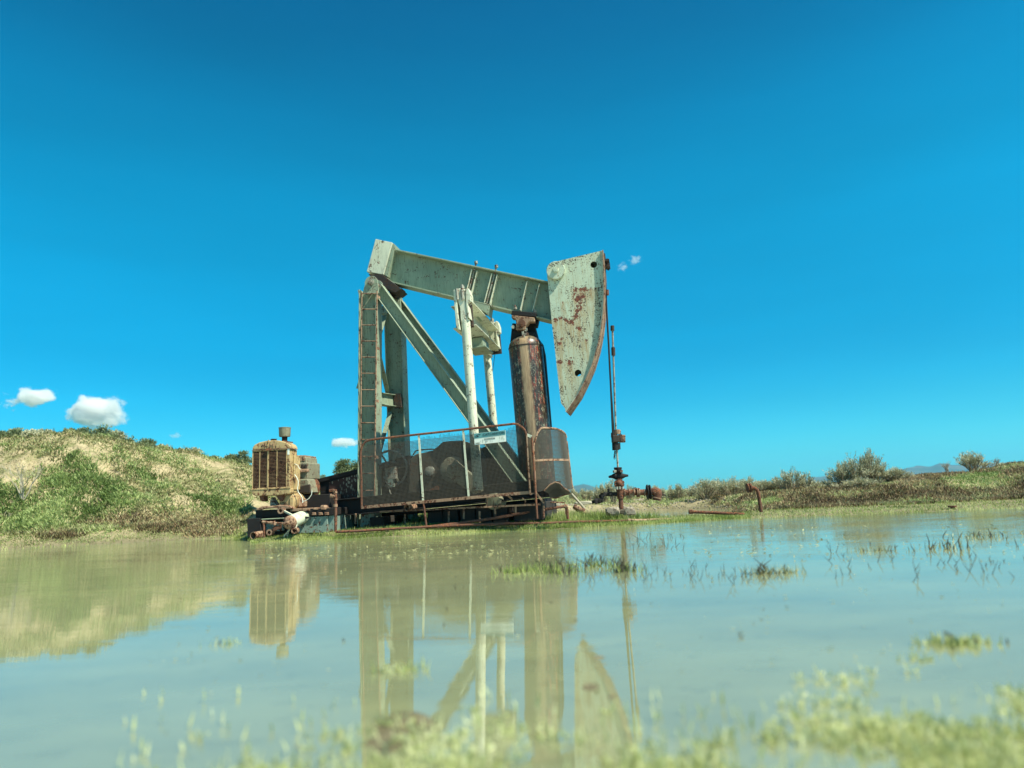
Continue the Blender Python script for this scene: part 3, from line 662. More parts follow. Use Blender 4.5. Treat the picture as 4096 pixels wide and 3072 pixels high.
for i, (z_, x) in enumerate((('D', -60), ('D', 90), ('D', 450), ('D', 990), ('D', 1130), ('D', 1290), ('D', 1440), ('D', 1590), ('E', 830), ('E', 980))):
    p = U.on(z_, x, 1380 if z_ == 'D' else 1230, .1)
    if tie0 is None:
        m = MB(); m.box((-.13, -.30, -.30), (.13, 1.6, 0)); tie0 = m.build('timber_block', 'wood', None, .012); o = tie0
    else: o = tie0.copy(); COL.objects.link(o)
    o.matrix_world = U.m @ Matrix.Translation((p.x, 0, .20))
    prop(o, 'blackened timber block under the skid, ' + ('farthest left, before the ladder post', 'just left of the ladder post', 'just right of the ladder post', 'under the gearbox, left of the hump', 'under the gearbox hump', 'under the front pitman arm', 'under the sign', 'right of the sign', 'under the air cylinder', 'at the right end below the corner guard')[i], 'timber', 'timber blocks under the skid')

def make_gearbox():
    root = empty('gearbox', mat=U.m, label='large dark grimy gear reducer behind the wire mesh guard', cat='gearbox')
    body = uv('D', [(670, 1180), (690, 800), (745, 752), (905, 718), (925, 700), (1005, 632), (1180, 622), (1250, 650), (1310, 760), (1330, 1160)], .15)
    MB().prism(body, .12, .98).build('housing', 'gear', root, .02)
    c = U.on('D', 1100, 900, .1); m = MB().lathe(c, -W, [(-.05, .24), (.05, .24), (.06, .22), (.07, .12), (.16, .11), (.18, .10)], 32); m.build('shaft_cover', 'engine_dark', root)
    for w0 in (-.50, 1.5):
        m = MB(); s = U.on('D', 1100, 900, -.45); e = U.on('D', 1335, 1075, -.45)
        d = Vector((e.x - s.x, 0, e.z - s.z)); n = Vector((-d.z, 0, d.x)).normalized()
        pts = [(s.x + n.x * .16 - d.x * .15, s.z + n.z * .16 - d.z * .15), (s.x - n.x * .16 - d.x * .15, s.z - n.z * .16 - d.z * .15), (e.x - n.x * .12, e.z - n.z * .12), (e.x + d.x * .15, e.z + d.z * .15), (e.x + n.x * .12, e.z + n.z * .12)]
        m.prism(pts, w0, w0 + .13); m.cyl((e.x, w0 - .12, e.z), (e.x, w0 + .2, e.z), .07); m.cyl((s.x, w0 - .04, s.z), (s.x, w0 + .3, s.z), .10); m.build('crank', 'engine_dark', root, .01)
    c = U.on('D', 880, 912, .1); MB().lathe(c, -W, [(0, .09), (.05, .09), (.06, .07)], 24).build('inspection_cover', 'bolt', root)
    MB().tube([U.on('D', 715, 760, .2), U.on('D', 740, 722, .2), U.on('D', 780, 708, .2), U.on('D', 925, 705, .2), U.on('D', 890, 755, .2)], .014, 6).build('grab_rail', 'bolt', root)
    MB().prism(uv('D', [(800, 1130), (960, 1040), (975, 1160), (810, 1190)], 0), -.02, .1).build('drip_pan', 'rust', root)
    return root
make_gearbox()
def make_rear_dark_sheet():
    o = MB().prism(uv('E', [(150, 600), (380, 520), (600, 515), (745, 670), (748, 1010), (150, 1030)], 1.45), 1.45, 1.47).build('rear_dark_sheet', 'grime', None, 0, label='added dark sheet filling the darkness on the far side of the gearbox below the sign', cat='dark sheet'); o.matrix_world = U.m  # made-up sheet, put in to darken the view behind the mesh
make_rear_dark_sheet()
def make_brake():
    root = empty('brake_wheel', mat=U.m, label='round spoked brake wheel behind the mesh beside the ladder post', cat='wheel')
    c = U.on('D', 500, 885, .28); n = 28; r = .33
    MB().tube([(c.x + r * math.cos(2 * math.pi * i / n), c.y, c.z + r * math.sin(2 * math.pi * i / n)) for i in range(n + 1)], .022, 6, False).build('rim', 'bolt', root)
    m = MB()
    for k in range(6): a = k * math.pi / 3; m.bar(c, c + Vector((math.cos(a), 0, math.sin(a))) * r, .03, .03)
    m.cyl(c - W * .06, c + W * .12, .07); m.build('spokes', 'engine_dark', root)
    p = U.on('D', 500, 900, .15); MB().box((p.x - .09, .1, p.z - .18), (p.x + .12, .2, p.z + .14)).build('caliper', 'bolt', root, .01)
    MB().tube([U.on('D', 440, 960, .12), U.on('D', 475, 1040, .12), U.on('D', 525, 1195, .12)], .014, 6).build('brake_lever', 'bolt', root)
    MB().box(U.on('D', 475, 985, .1), U.on('D', 545, 1060, .2)).build('brake_shoe', 'teal', root)
    return root
make_brake()

def wires(m, corner, du, dv, nu, nv, wr, ragged=0):
    """square woven mesh between corner and corner+du / +dv; thin triangular wires"""
    c, du, dv = Vector(corner), Vector(du), Vector(dv); nn = du.cross(dv).normalized() * wr
    r_ = random.Random(5)
    def wire(a, b, side):
        s = (b - a).cross(nn).normalized() * wr * .5
        m.add([a - s, a + s, a + nn, b - s, b + s, b + nn], [(0, 1, 4, 3), (1, 2, 5, 4), (2, 0, 3, 5)])
    for i in range(nu + 1):
        a = c + du * (i / nu); t = 1 + (r_.uniform(-.02, .035) if ragged else 0); wire(a, a + dv * t, 0)
    for j in range(nv + 1):
        a = c + dv * (j / nv); wire(a, a + du, 1)
def make_guard():
    root = empty('mesh_guard', mat=U.m, label='long wire mesh safety guard in a rusty pipe frame along the pumpjack skid', cat='safety guard')
    w_ = -.80
    fr = [('D', 228, 1262), ('D', 226, 1000), ('D', 218, 760), ('D', 224, 700), ('D', 240, 662), ('D', 268, 632), ('D', 305, 615), ('D', 400, 603), ('D', 1240, 512), ('D', 1660, 464),
          ('E', 700, 263), ('E', 745, 268), ('E', 790, 295), ('E', 825, 330), ('E', 845, 380), ('E', 862, 720), ('E', 885, 1045)]
    pts = [U.on(z_, x, y, w_) for z_, x, y in fr]
    MB().tube(pts, .019, 8).build('top_rail', 'rust', root)
    bl, br = U.on('D', 228, 1255, w_), U.on('E', 900, 1020, w_)
    MB().bar(bl, br, .05, .03).build('bottom_rail', 'rustpale', root)
    for (z0, x0, y0, x1, y1) in (('D', 770, 568, 812, 1195), ('D', 1190, 520, 1243, 1150)):
        MB().bar(U.on(z0, x0, y0, w_), U.on(z0, x1, y1, w_), .034, .012, UU).build('upright', 'paint_light', root)
    MB().tube([U.on('D', 812, 1190, w_), U.on('D', 826, 1300, w_), U.on('D', 842, 1432, w_)], .017, 8).build('leg', 'rust', root)
    # mesh: bounded by the frame
    m = MB(); tl, tr = U.on('D', 232, 690, w_), U.on('E', 842, 372, w_)
    t2l, t2r = U.on('D', 300, 632, w_), U.on('E', 722, 288, w_)
    sp = .022
    du = br - bl; nu = int(du.length / sp); r_ = random.Random(3); wr = .0062
    def top_at(u):
        if u < t2l.x: t = max(0, (u - tl.x) / (t2l.x - tl.x)); return tl.z + (t2l.z - tl.z) * math.sin(t * math.pi / 2)
        if u > t2r.x: t = min(1, (u - t2r.x) / (tr.x - t2r.x)); return tr.z + (t2r.z - tr.z) * math.cos(t * math.pi / 2)
        return t2l.z + (t2r.z - t2l.z) * (u - t2l.x) / (t2r.x - t2l.x)
    nn = Vector((0, -wr, 0)); wave = random.Random(9)
    def wire(a, b):
        s = (b - a).cross(nn).normalized() * wr * .55
        m.add([a - s, a + s, (a + nn), b - s, b + s, (b + nn)], [(0, 1, 4, 3), (1, 2, 5, 4), (2, 0, 3, 5)])
    for i in range(nu + 1):
        a = bl + du * (i / nu); zt = top_at(a.x) - .035 + r_.uniform(-.03, .02) + .02 * math.sin(i * .11) + .015 * math.sin(i * .37)
        wire(a + W * .01, Vector((a.x + (tl.x - bl.x) * .0, a.y + .01, zt)))
    zlo, zhi = min(bl.z, br.z), max(t2l.z, t2r.z)
    nv = int((zhi - zlo + .1) / sp)
    for j in range(nv):
        a0 = bl + VV * (j * sp) + W * .01; b0 = br + VV * (j * sp) + W * .01
        # clip against the top
        ts = [k / 60 for k in range(61) if (a0.lerp(b0, k / 60)).z < top_at(a0.lerp(b0, k / 60).x) - .05]
        if len(ts) > 2: wire(a0.lerp(b0, ts[0]), a0.lerp(b0, ts[-1]))
    m.build('wire_mesh', 'wire', root)
    return root
make_guard()
def make_narrow_panel():
    root = empty('guard_panel', mat=U.m, label='narrow upright strip of framed mesh between the long guard and the curved corner guard', cat='guard panel')
    w_ = -.86; P = [U.on('E', x, y, w_) for x, y in ((850, 378), (905, 402), (940, 1020), (890, 1045))]
    m = MB(); m.bar(P[0], P[3], .022, .03, UU); m.bar(P[1], P[2], .022, .03, UU); m.bar(P[2], P[3], .02, .03); m.build('frame', 'rustpale', root)
    m = MB(); m.bar(P[0] - VV * .01, P[1] - VV * .01, .045, .02, VV); m.build('top_strip', 'paint_light', root)
    m = MB(); wires(m, P[3] + W * .02, P[2] - P[3], P[0] - P[3], 9, 90, .002); m.build('wire_mesh', 'wire', root)
    MB().tube([U.on('E', 905, 420, w_ - .02), U.on('E', 925, 700, w_ - .02), U.on('E', 945, 1010, w_ - .02), U.on('E', 965, 1310, w_ - .02)], .017, 8).build('leg', 'rust', root)
make_narrow_panel()
def make_corner():
    root = empty('corner_guard', mat=U.m, label='curved wire mesh corner guard with rounded top and torn bottom edge', cat='corner guard')
    w0 = -.84; wc = -.84 + .42
    bl = U.on('E', 948, 1005, w0); tl = U.on('E', 925, 440, w0); tm = U.on('E', 985, 312, w0)
    rT, rB = U.on('E', 1250, 360, wc), U.on('E', 1328, 1010, wc)
    ax_ = (bl - tl).normalized()
    # plan curve: quarter-ellipse bulging away from the machine, then back
    aT = (rT.x - tl.x); z0, z1 = bl.z, U.on('E', 1100, 300, -.75).z
    def pc(t, z):                    # t 0..1 round the curve, z height
        f = (z - z0) / (z1 - z0); lx = bl.x + (tl.x - bl.x) * f; rx = rB.x + (rT.x - rB.x) * f
        a = t * math.pi * 1.0; return Vector((lx + (rx - lx) * (math.sin(min(a, math.pi) / 2 * 1.0) if a < math.pi else 1) , w0 + .84 * (1 - math.cos(a)) / 2, z))
    def ztop(t): return z1 - .30 * (max(0, 1 - t / .22)) ** 2 - .14 * max(0, (t - .45) / .55) ** 2
    def zbot(t): return z0 + .12 * math.exp(-((t - .30) / .12) ** 2) - .02
    n = 26; top_ = [pc(i / n, ztop(i / n)) for i in range(n + 1)]
    MB().tube([pc(0, z0 - .05)] + [pc(0, z0 + (ztop(0) - z0) * k / 5) for k in range(1, 5)] + top_ , .018, 8).build('frame', 'rustpale', root)
    MB().tube([pc(1, z1 - .2), pc(1, z0)], .016, 8).build('frame_end', 'rustpale', root)
    zm = U.on('E', 1000, 665, w0).z; m = MB()
    for i in range(n): m.bar(pc(i / n, zm) - W * .008, pc((i + 1) / n, zm) - W * .008, .035, .008)
    m.build('band', 'rustpale', root)
    m = MB(); wr = .0085
    def wire(a, b):
        d = (b - a)
        if d.length < 1e-5: return
        s = d.cross(W).normalized() * wr * .55 if abs(d.normalized().dot(W)) < .9 else VV * wr * .55
        nn = W * -wr
        m.add([a - s, a + s, a + nn, b - s, b + s, b + nn], [(0, 1, 4, 3), (1, 2, 5, 4), (2, 0, 3, 5)])
    for i in range(56):
        t = i / 55; zb, zt = zbot(t), ztop(t) - .01; k = 6
        for j in range(k): wire(pc(t, zb + (zt - zb) * j / k), pc(t, zb + (zt - zb) * (j + 1) / k))
    z = z0 - .02
    while z < z1:
        for i in range(n):
            t0, t1 = i / n, (i + 1) / n
            if zbot((t0 + t1) / 2) < z < ztop((t0 + t1) / 2): wire(pc(t0, z), pc(t1, z))
        z += .022
    m.build('wire_mesh', 'wire', root)
    # crumpled flap of torn mesh
    m = MB(); fl = [U.on('E', x, y, -.8) for x, y in ((1040, 1005), (1100, 940), (1165, 908), (1215, 925), (1260, 975), (1320, 1010))]
    fl2 = [U.on('E', x, y, -.62) for x, y in ((1110, 1080), (1170, 1085), (1215, 1070), (1265, 1050), (1310, 1040), (1340, 1035))]
    fl3 = [U.on('E', x, y, -.70) for x, y in ((1090, 1030), (1130, 1000), (1180, 985), (1225, 990), (1275, 1010), (1330, 1022))]
    for A_, B_ in ((fl, fl3), (fl3, fl2)):
        for i in range(5):
            for k in range(8):
                f = k / 8; wire(A_[i].lerp(A_[i + 1], f), B_[i].lerp(B_[i + 1], f))
            for k in range(9):
                f = k / 8; wire(A_[i].lerp(B_[i], f), A_[i + 1].lerp(B_[i + 1], f))
    m.build('torn_flap', 'wire', root)
    MB().tube(fl, .012, 6).build('bent_edge_wire', 'rustpale', root); MB().tube(fl2, .012, 6).build('bent_edge_wire', 'rustpale', root)
make_corner()
def make_sign():
    w_ = -.86; tl, tr, br, bl = [U.on('N', x, y, w_) for x, y in ((378, 400), (1280, 266), (1290, 634), (360, 735))]
    root = empty('well_sign', mat=U.m, label='white and teal lease sign reading CATCANYON hung on the mesh guard', cat='sign')
    xd = (br - bl).normalized(); yd = Vector((-xd.z, 0, xd.x)); wd = (br - bl).length; h = (tl - bl).length
    hz = .66 * 0 + h * .58
    def q(a, b): return bl + xd * wd * a + yd * h * b
    def poly(pts): return [((p := q(a, b)).x, p.z) for a, b in pts]
    MB().prism(poly([(0, 0), (1, 0), (1, 1), (0, 1)]), w_, w_ + .004).build('board', 'sign_white', root)
    MB().prism(poly([(.008, .545), (.992, .60), (.992, .985), (.008, .985)]), w_ - .003, w_ - .0005).build('header_band', 'sign_teal', root)
    wv_ = Vector((0, w_ - .0065, 0))
    def T(body, a0, b0, a1, b1, mat='ink', name='lettering', lift=0):
        p = q(a0, b0); p.y = w_ - (.0065 if lift else .004); return text_mesh(body, name, wd * (a1 - a0), h * (b1 - b0), p, xd, yd, .0012, mat, root)
    T('CATCANYON', .285, .70, .97, .91, lift=1)
    T('DOMINION', .32, .34, .66, .47); T('WELL', .03, .05, .19, .18); T('57', .35, .13, .42, .23)
    for k in range(9): MB().prism(poly([(.45 + k * .05, .625), (.47 + k * .05, .625), (.47 + k * .05, .655), (.45 + k * .05, .655)]), w_ - .0055, w_ - .0035).build('faded_tick', 'ink_faded', root)
    for a, b, c in ((.19, .2, .33), (.26, .1, .42), (.50, .1, .25), (.56, .1, .2), (.80, .3, .5), (.86, .2, .45), (.90, .25, .48), (.78, .1, .2), (.93, .12, .3)):
        MB().prism(poly([(a, b), (a + .006, b), (a + .012, c), (a + .004, c)]), w_ - .0035, w_ - .001).build('scratch', 'ink_faded', root)
    # drop emblem between two sweeping strokes
    m = MB()
    def stroke(pts, th):
        for (a0, b0, t0), (a1, b1, t1) in zip([(*p, t) for p, t in zip(pts, th)], [(*p, t) for p, t in zip(pts[1:], th[1:])]):
            m.prism(poly([(a0, b0 - t0), (a1, b1 - t1), (a1, b1 + t1), (a0, b0 + t0)]), w_ - .0055, w_ - .0035)
    stroke([(.02, .70), (.05, .745), (.08, .80), (.12, .85), (.16, .875), (.21, .885)], [.005, .012, .018, .02, .015, .004])
    stroke([(.02, .69), (.05, .68), (.09, .665), (.13, .68), (.155, .72), (.17, .80), (.19, .85), (.22, .885)], [.004, .012, .02, .024, .022, .018, .014, .004])
    drop = [(.105 + .018 * math.cos(t), .735 + .045 * math.sin(t)) for t in [math.pi * (1 + i / 8) for i in range(9)]] + [(.107, .86)]
    m.prism(poly(drop), w_ - .0055, w_ - .0035); m.build('drop_emblem', 'ink', root)
make_sign()

# --- belt guard between engine and gearbox
def make_belt_guard():
    root = empty('belt_guard', mat=U.m, label='black sloping belt guard with rusty mesh side between the engine and the ladder post', cat='belt guard')
    w_ = .05
    b = NB('perforated_rusty_sheet'); v = b.n('ShaderNodeTexVoronoi'); v.inputs['Scale'].default_value = 26; b.l(b.map((1, 1, .45)), v.inputs['Vector'])
    n = b.noise(3, 5, .6); f = b.ramp(b.math('ADD', v.outputs['Distance'], b.math('MULTIPLY', b.noise(16, 4, .6), .6)), .62, .70)
    col = b.mix(f, (.30, .28, .20), (.05, .02, .014)); col = b.mix(b.ramp(n, .45, .62), col, (.035, .015, .011)); b.bump(f, .5, .01); b.set(col, .7)
    MB().prism(uv('C', [(905, 775), (1300, 665), (1320, 1010), (905, 1010)], w_), w_, w_ + .34).build('side_panel', 'dark', root, .006)
    MB().prism(uv('C', [(985, 780), (1258, 700), (1262, 1005), (1062, 1005), (1055, 880), (985, 870)], w_ - .006), w_ - .006, w_ - .001).build('mesh_side', b.m, root)
    MB().prism(uv('C', [(868, 750), (1270, 650), (1600, 590), (1600, 625), (1270, 690), (880, 785)], w_ - .03), w_ - .03, w_ + .38).build('top_cover', 'dark', root, .004)
    MB().prism(uv('C', [(1060, 1022), (1205, 1022), (1205, 1075), (1060, 1080)], w_ - .02), w_ - .02, w_ + .1).build('lower_tray', 'rustpale', root)
    MB().prism(uv('D', [(180, 905), (672, 760), (680, 1200), (180, 1240)], .45), .45, .8).build('rear_section', 'dark', root)
make_belt_guard()

# ================================================================ engine at the left end
eo = at_depth('I', 190, 990, 11.9)
E = Frame(eo, yaw=-5, tilt=0)
def ep(z, pts, w): return [((q := E.on(z, x, y, w)).x, q.z) for x, y in pts]
def make_engine():
    root = empty('engine', mat=E.m, label='old yellow industrial engine with louvred radiator and rusty air cleaner on top', cat='engine')
    e_ = E.on
    # radiator shell: side frame, top tank, bottom tank, louvres
    l, r_ = e_('I', 190, 640, 0).x, e_('I', 655, 640, 0).x; zt, zb = e_('I', 400, 395, 0).z, e_('I', 400, 915, 0).z
    sr = e_('I', 650, 640, 0).x
    m = MB(); t = .018
    m.box((l, 0, zb), (l + t, .26, zt)); m.box((r_ - t, 0, zb), (r_, .26, zt)); m.box((l + t, 0, zt - t), (r_ - t, .26, zt)); m.box((l + t, 0, zb), (r_ - t, .26, zb + .02)); m.box((l + t, .22, zb + .02), (r_ - t, .26, zt - t))
    sh = m.build('radiator_shell', 'engine', root, .006)
    sl = MB(); n = 27
    xs = [e_('I', x, 640, 0).x for x in (200, 293, 403, 522, 645)]
    for i in range(n):
        z = zb + .035 + (zt - zb - .06) * i / (n - 1)
        sl.add([(l + t, .004, z - .003), (r_ - t, .004, z - .003), (r_ - t, .016, z - .001), (l + t, .016, z - .001), (l + t, .004, z - .010), (r_ - t, .004, z - .010), (r_ - t, .016, z - .005), (l + t, .016, z - .005)],
               [(0, 1, 2, 3), (7, 6, 5, 4), (0, 4, 5, 1), (3, 2, 6, 7), (0, 3, 7, 4), (1, 5, 6, 2)])
    sl.build('louvres', 'louvre', sh)
    for k, x in enumerate(xs[1:4]):
        wd = .012 if k != 1 else .026
        MB().box((x - wd / 2, -.004 if k == 1 else .0, zb + .02), (x + wd / 2, .012, zt - t)).build('louvre_divider', 'engine', sh)
    MB().box((l + t, .05, zb + .02), (r_ - t, .20, zt - t)).build('radiator_core', 'black', root)
    # rounded top tank
    tp = ep('I', [(195, 395), (200, 365), (225, 330), (290, 296), (400, 272), (540, 270), (640, 290), (690, 318), (712, 345), (718, 380)], 0)
    zz = tp[-1][1]; m = MB().prism(tp, -.008, .268); tk = m.build('top_tank', 'engine', root, .015)
    for x0, x1 in ((330, 372), (425, 480)):
        p = e_('I', x0, 362, -.008); q = e_('I', x1, 312, -.008)
        text_mesh('M', 'raised_letter', q.x - p.x, q.z - p.z, (p.x, -.012, p.z), (1, 0, 0), (0, 0, 1), .006, 'rustpale', tk)
    c = e_('I', 480, 262, .12); m = MB(); m.lathe((c.x, .12, c.z - .02), VV, [(0, .05), (.02, .05), (.022, .042), (.035, .04)]).build('filler_cap', 'grime', tk)
    MB().tube([e_('I', 440, 262, .05), e_('I', 470, 252, .05), e_('I', 500, 262, .05), e_('I', 525, 250, .05)], .006, 6).build('wire_loop', 'cable', tk)
    a = e_('I', 412, 262, -.012); b = e_('I', 400, 640, -.012); MB().tube([a, e_('I', 402, 330, -.015), e_('I', 404, 400, -.015)], .008, 6).build('clip_rod', 'engine', tk)
    m = MB(); c = e_('I', 407, 392, -.02); m.cyl(c + UU * .03, c + UU * .03 - W * .02, .022).cyl(c - UU * .02, c - UU * .02 - W * .02, .02); m.build('latch', 'rust', tk)
    m = MB(); x0, x1 = e_('I', 196, 0, -.01).x, e_('I', 716, 0, -.01).x; m.box((l - .002, -.012, zt), (tp[-1][0] + .002, .27, zt + .012)); m.build('seam_strip', 'rustpale', tk)
    bt = ep('I', [(186, 918), (186, 965), (200, 992), (230, 1006), (300, 1010), (560, 998), (690, 982), (702, 960), (702, 905)], -.01)
    MB().prism(bt, -.012, .27).build('bottom_tank', 'engine', root, .012)
    MB().box((l - .004, -.02, zb - .006), (tp[-1][0] - .01, .0, zb + .006)).build('seam_strip', 'engine', root)
    # right side sheet with lettering
    rx = e_('I', 716, 640, .24).x
    side = MB().box((r_ + .001, .0, zb - .02), (r_ + .055, .30, zt - .005)).build('side_panel', 'engine', root, .008)
    p = e_('I', 676, 700, -.002)
    for z_ in (700, 640):
        p = e_('I', 668, z_, 0); q = e_('I', 702, z_ - 55, 0)
        text_mesh('M', 'stencil_letter', .030, .09, (r_ + .012, -.001, p.z), (1, 0, 0), (0, 0, 1), .0008, 'black', side)
    p = e_('I', 672, 460, 0); m = MB(); m.box((r_ + .008, -.003, p.z), (r_ + .045, -.0005, p.z + .11)); m.build('data_plate', 'sign_white', side)
    # perforated guard and block behind
    m = MB(); rr = r_ + .055; m.box((rr + .001, .12, zb - .03), (rr + .035, .36, zt - .10)); m.build('fan_shroud', 'engine', root, .008)
    def bx(z, x0, y0, x1, y1, w0, w1, name, mat, bev=.01, par=root):
        a = e_(z, x0, y0, w0); b = e_(z, x1, y1, w0); return MB().box((a.x, w0, a.z), (b.x, w1, b.z)).build(name, mat, par, bev)
    bx('I', 540, 580, 932, 780, .55, 1.15, 'cylinder_block', 'engine_dark', .015)
    vc = MB().prism(ep('I', [(560, 485), (770, 470), (900, 484), (925, 500), (934, 578), (560, 578)], .62), .58, 1.1).build('valve_cover', 'engine_dark', root, .015)
    for x in (838, 880):
        a = e_('I', x, 478, .60); MB().box((a.x - .012, .57, a.z - .09), (a.x + .03, 1.12, a.z + .012)).build('cover_clamp', 'rustpale', vc, .004)
    m = MB()
    for x in (775, 815, 870, 912):
        a = e_('I', x, 620, .55); m.box((a.x - .022, .51, a.z - .06), (a.x + .018, .56, a.z + .04))
    m.build('side_ports', 'grime', root, .006)
    bx('I', 760, 655, 925, 690, .50, .60, 'manifold', 'rustpale', .01)
    MB().prism(ep('I', [(740, 790), (935, 775), (985, 970), (760, 985)], .50), .50, .84).build('crankcase', 'engine_dark', root, .02)
    MB().prism(ep('I', [(835, 880), (965, 850), (975, 968), (830, 970)], .48), .46, .50).build('oil_cooler', 'grime', root, .01)
    m = MB(); c = e_('I', 790, 668, .45); m.cyl(c - UU * .05, c + UU * .07, .035).cyl(c, c - W * .08, .025); m.build('water_pump', 'rustpale', root)
    # flywheel housing
    c = e_('I', 930, 905, .98); rf = (e_('I', 1092, 905, .98).x - c.x)
    fh = MB().lathe(c - W * .14, W, [(0, rf * .55), (.01, rf * .86), (.03, rf * .93), (.10, rf * .96), (.102, rf), (.16, rf), (.165, rf * .9)], 40).build('flywheel_housing', 'rust', root)
    MB().pipe(c - W * .155, c - W * .10, rf * .80, rf * .74, 40).build('housing_rib', 'rustpale', fh)
    p = e_('I', 1013, 885, .80); MB().pipe(p - W * .03, p + W * .03, .05, .028).build('starter_ring', 'rustpale', fh)
    # air cleaner
    c0, c1 = e_('I', 626, 222, .20), e_('I', 628, 97, .20); rb = (e_('I', 700, 160, .20).x - e_('I', 553, 160, .20).x) / 2; h = c1.z - c0.z
    ac = MB().lathe(c0, VV, [(0, rb * .88), (.012, rb * .95), (h * .9, rb), (h * .91, rb * 1.05), (h * .97, rb * 1.05), (h, rb * .8), (h * 1.03, rb * .3)], 32).build('air_cleaner', 'engine_dark', root)
    MB().lathe(c0 - VV * .12, VV, [(0, .052), (.04, .052), (.045, .047), (.12, .047)], 20).build('intake_pipe', 'dark', ac)
    MB().tube([e_('I', 600, 278, .1), e_('I', 660, 286, .1), e_('I', 735, 298, .1)], .01, 6).build('lever', 'rust', ac)
    # loose wires
    m = MB(); m.tube([e_('I', *p, .12) for p in ((760, 580), (800, 600), (820, 640), (838, 655))], .005, 5); m.build('ignition_wire', 'whitewire', root)
    MB().tube([e_('I', *p, .10) for p in ((758, 725), (785, 760), (806, 810), (805, 860), (795, 910), (808, 960), (840, 1000), (862, 1040), (866, 1100))], .007, 6).build('hanging_wire', 'whitewire', root)
    MB().tube([e_('I', *p, .10) for p in ((868, 1082), (905, 1070), (950, 1040), (982, 990), (990, 935))], .006, 6).build('hanging_wire', 'whitewire', root)
    # legs, pan and mounts
    for pts in ([(285, 1005), (350, 1005), (352, 1080), (318, 1078), (300, 1040)], [(512, 1000), (606, 995), (606, 1050), (585, 1078), (555, 1070), (530, 1035)]):
        MB().prism(ep('I', pts, .05), .03, .22).build('radiator_foot', 'rust', root, .012)
    MB().prism(ep('I', [(246, 1180), (340, 1140), (500, 1140), (560, 1125), (650, 1130), (720, 1150), (745, 1178), (600, 1185), (480, 1172), (380, 1178), (258, 1200)], .0), -.02, .10).build('front_mount', 'rustpale', root, .012)
    op = MB().lathe(e_('I', 660, 1080, .10), W, [(0, .08), (.02, .13), (.05, .155), (.5, .155), (.52, .14)], 28).build('oil_pan', 'engine', root)
    bx('I', 690, 1022, 740, 1180, .08, .2, 'pan_bracket', 'engine', .01); bx('I', 765, 1040, 835, 1160, .25, .6, 'starter_motor', 'rustpale', .02)
    MB().prism(ep('I', [(430, 1070), (455, 1020), (470, 1060), (520, 1130), (430, 1140)], .15), .15, .30).build('fan_blade', 'bolt', root, .006)
    bx('I', 700, 1178, 940, 1205, .02, 1.3, 'mount_rail', 'rustpale', .006)
    return root
make_engine()
def make_engine_skid():
    root = empty('engine_skid', mat=E.m, label='black engine skid with a pale green plate, standing in the water edge below the engine', cat='skid')
    def pr(pts, w0, w1, name, mat, bev=.008): return MB().prism(ep('I', pts, w0), w0, w1).build(name, mat, root, bev)
    pr([(238, 1200), (1290, 1165), (1290, 1262), (238, 1300)], .10, 1.5, 'upper_frame', 'dark')
    pr([(120, 1312), (300, 1300), (320, 1555), (138, 1560)], .02, 1.4, 'end_box', 'dark')
    pr([(300, 1300), (820, 1290), (820, 1545), (300, 1550)], .22, 1.3, 'lower_frame', 'dark')
    pr([(800, 1296), (1196, 1272), (1200, 1496), (800, 1505)], .12, .20, 'side_plate', 'teal')
    pr([(1204, 1268), (1290, 1262), (1292, 1480), (1208, 1492)], .16, 1.2, 'corner_post', 'teal')
    pr([(370, 1370), (600, 1345), (610, 1470), (370, 1490)], .16, .22, 'front_plate', 'teal')
    pr([(312, 1312), (610, 1296), (612, 1312), (312, 1328)], .0, .30, 'ledge', 'paint')
    pr([(800, 1500), (1300, 1484), (1300, 1530), (800, 1545)], .15, 1.3, 'sill', 'grime')
    for x in (1010, 1100, 1180): pr([(x - 28, 1225), (x + 22, 1224), (x + 24, 1262), (x - 26, 1264)], .06, .3, 'clamp_block', 'rustpale', .006)
    for x in (1035, 1140): pr([(x - 30, 1168), (x + 28, 1166), (x + 28, 1190), (x - 30, 1192)], .06, .3, 'clamp_block', 'rustpale', .006)
    pr([(1105, 1130), (1140, 1130), (1160, 1166), (1090, 1168)], .1, .3, 'filler_neck', 'rustpale')
    pr([(870, 1000), (1230, 980), (1235, 1170), (870, 1180)], .55, 1.5, 'clutch_box', 'dark', .01)
    pr([(1085, 800), (1240, 770), (1260, 1010), (1095, 1010)], 1.35, 1.6, 'clutch_guard', 'dark', .01)
make_engine_skid()
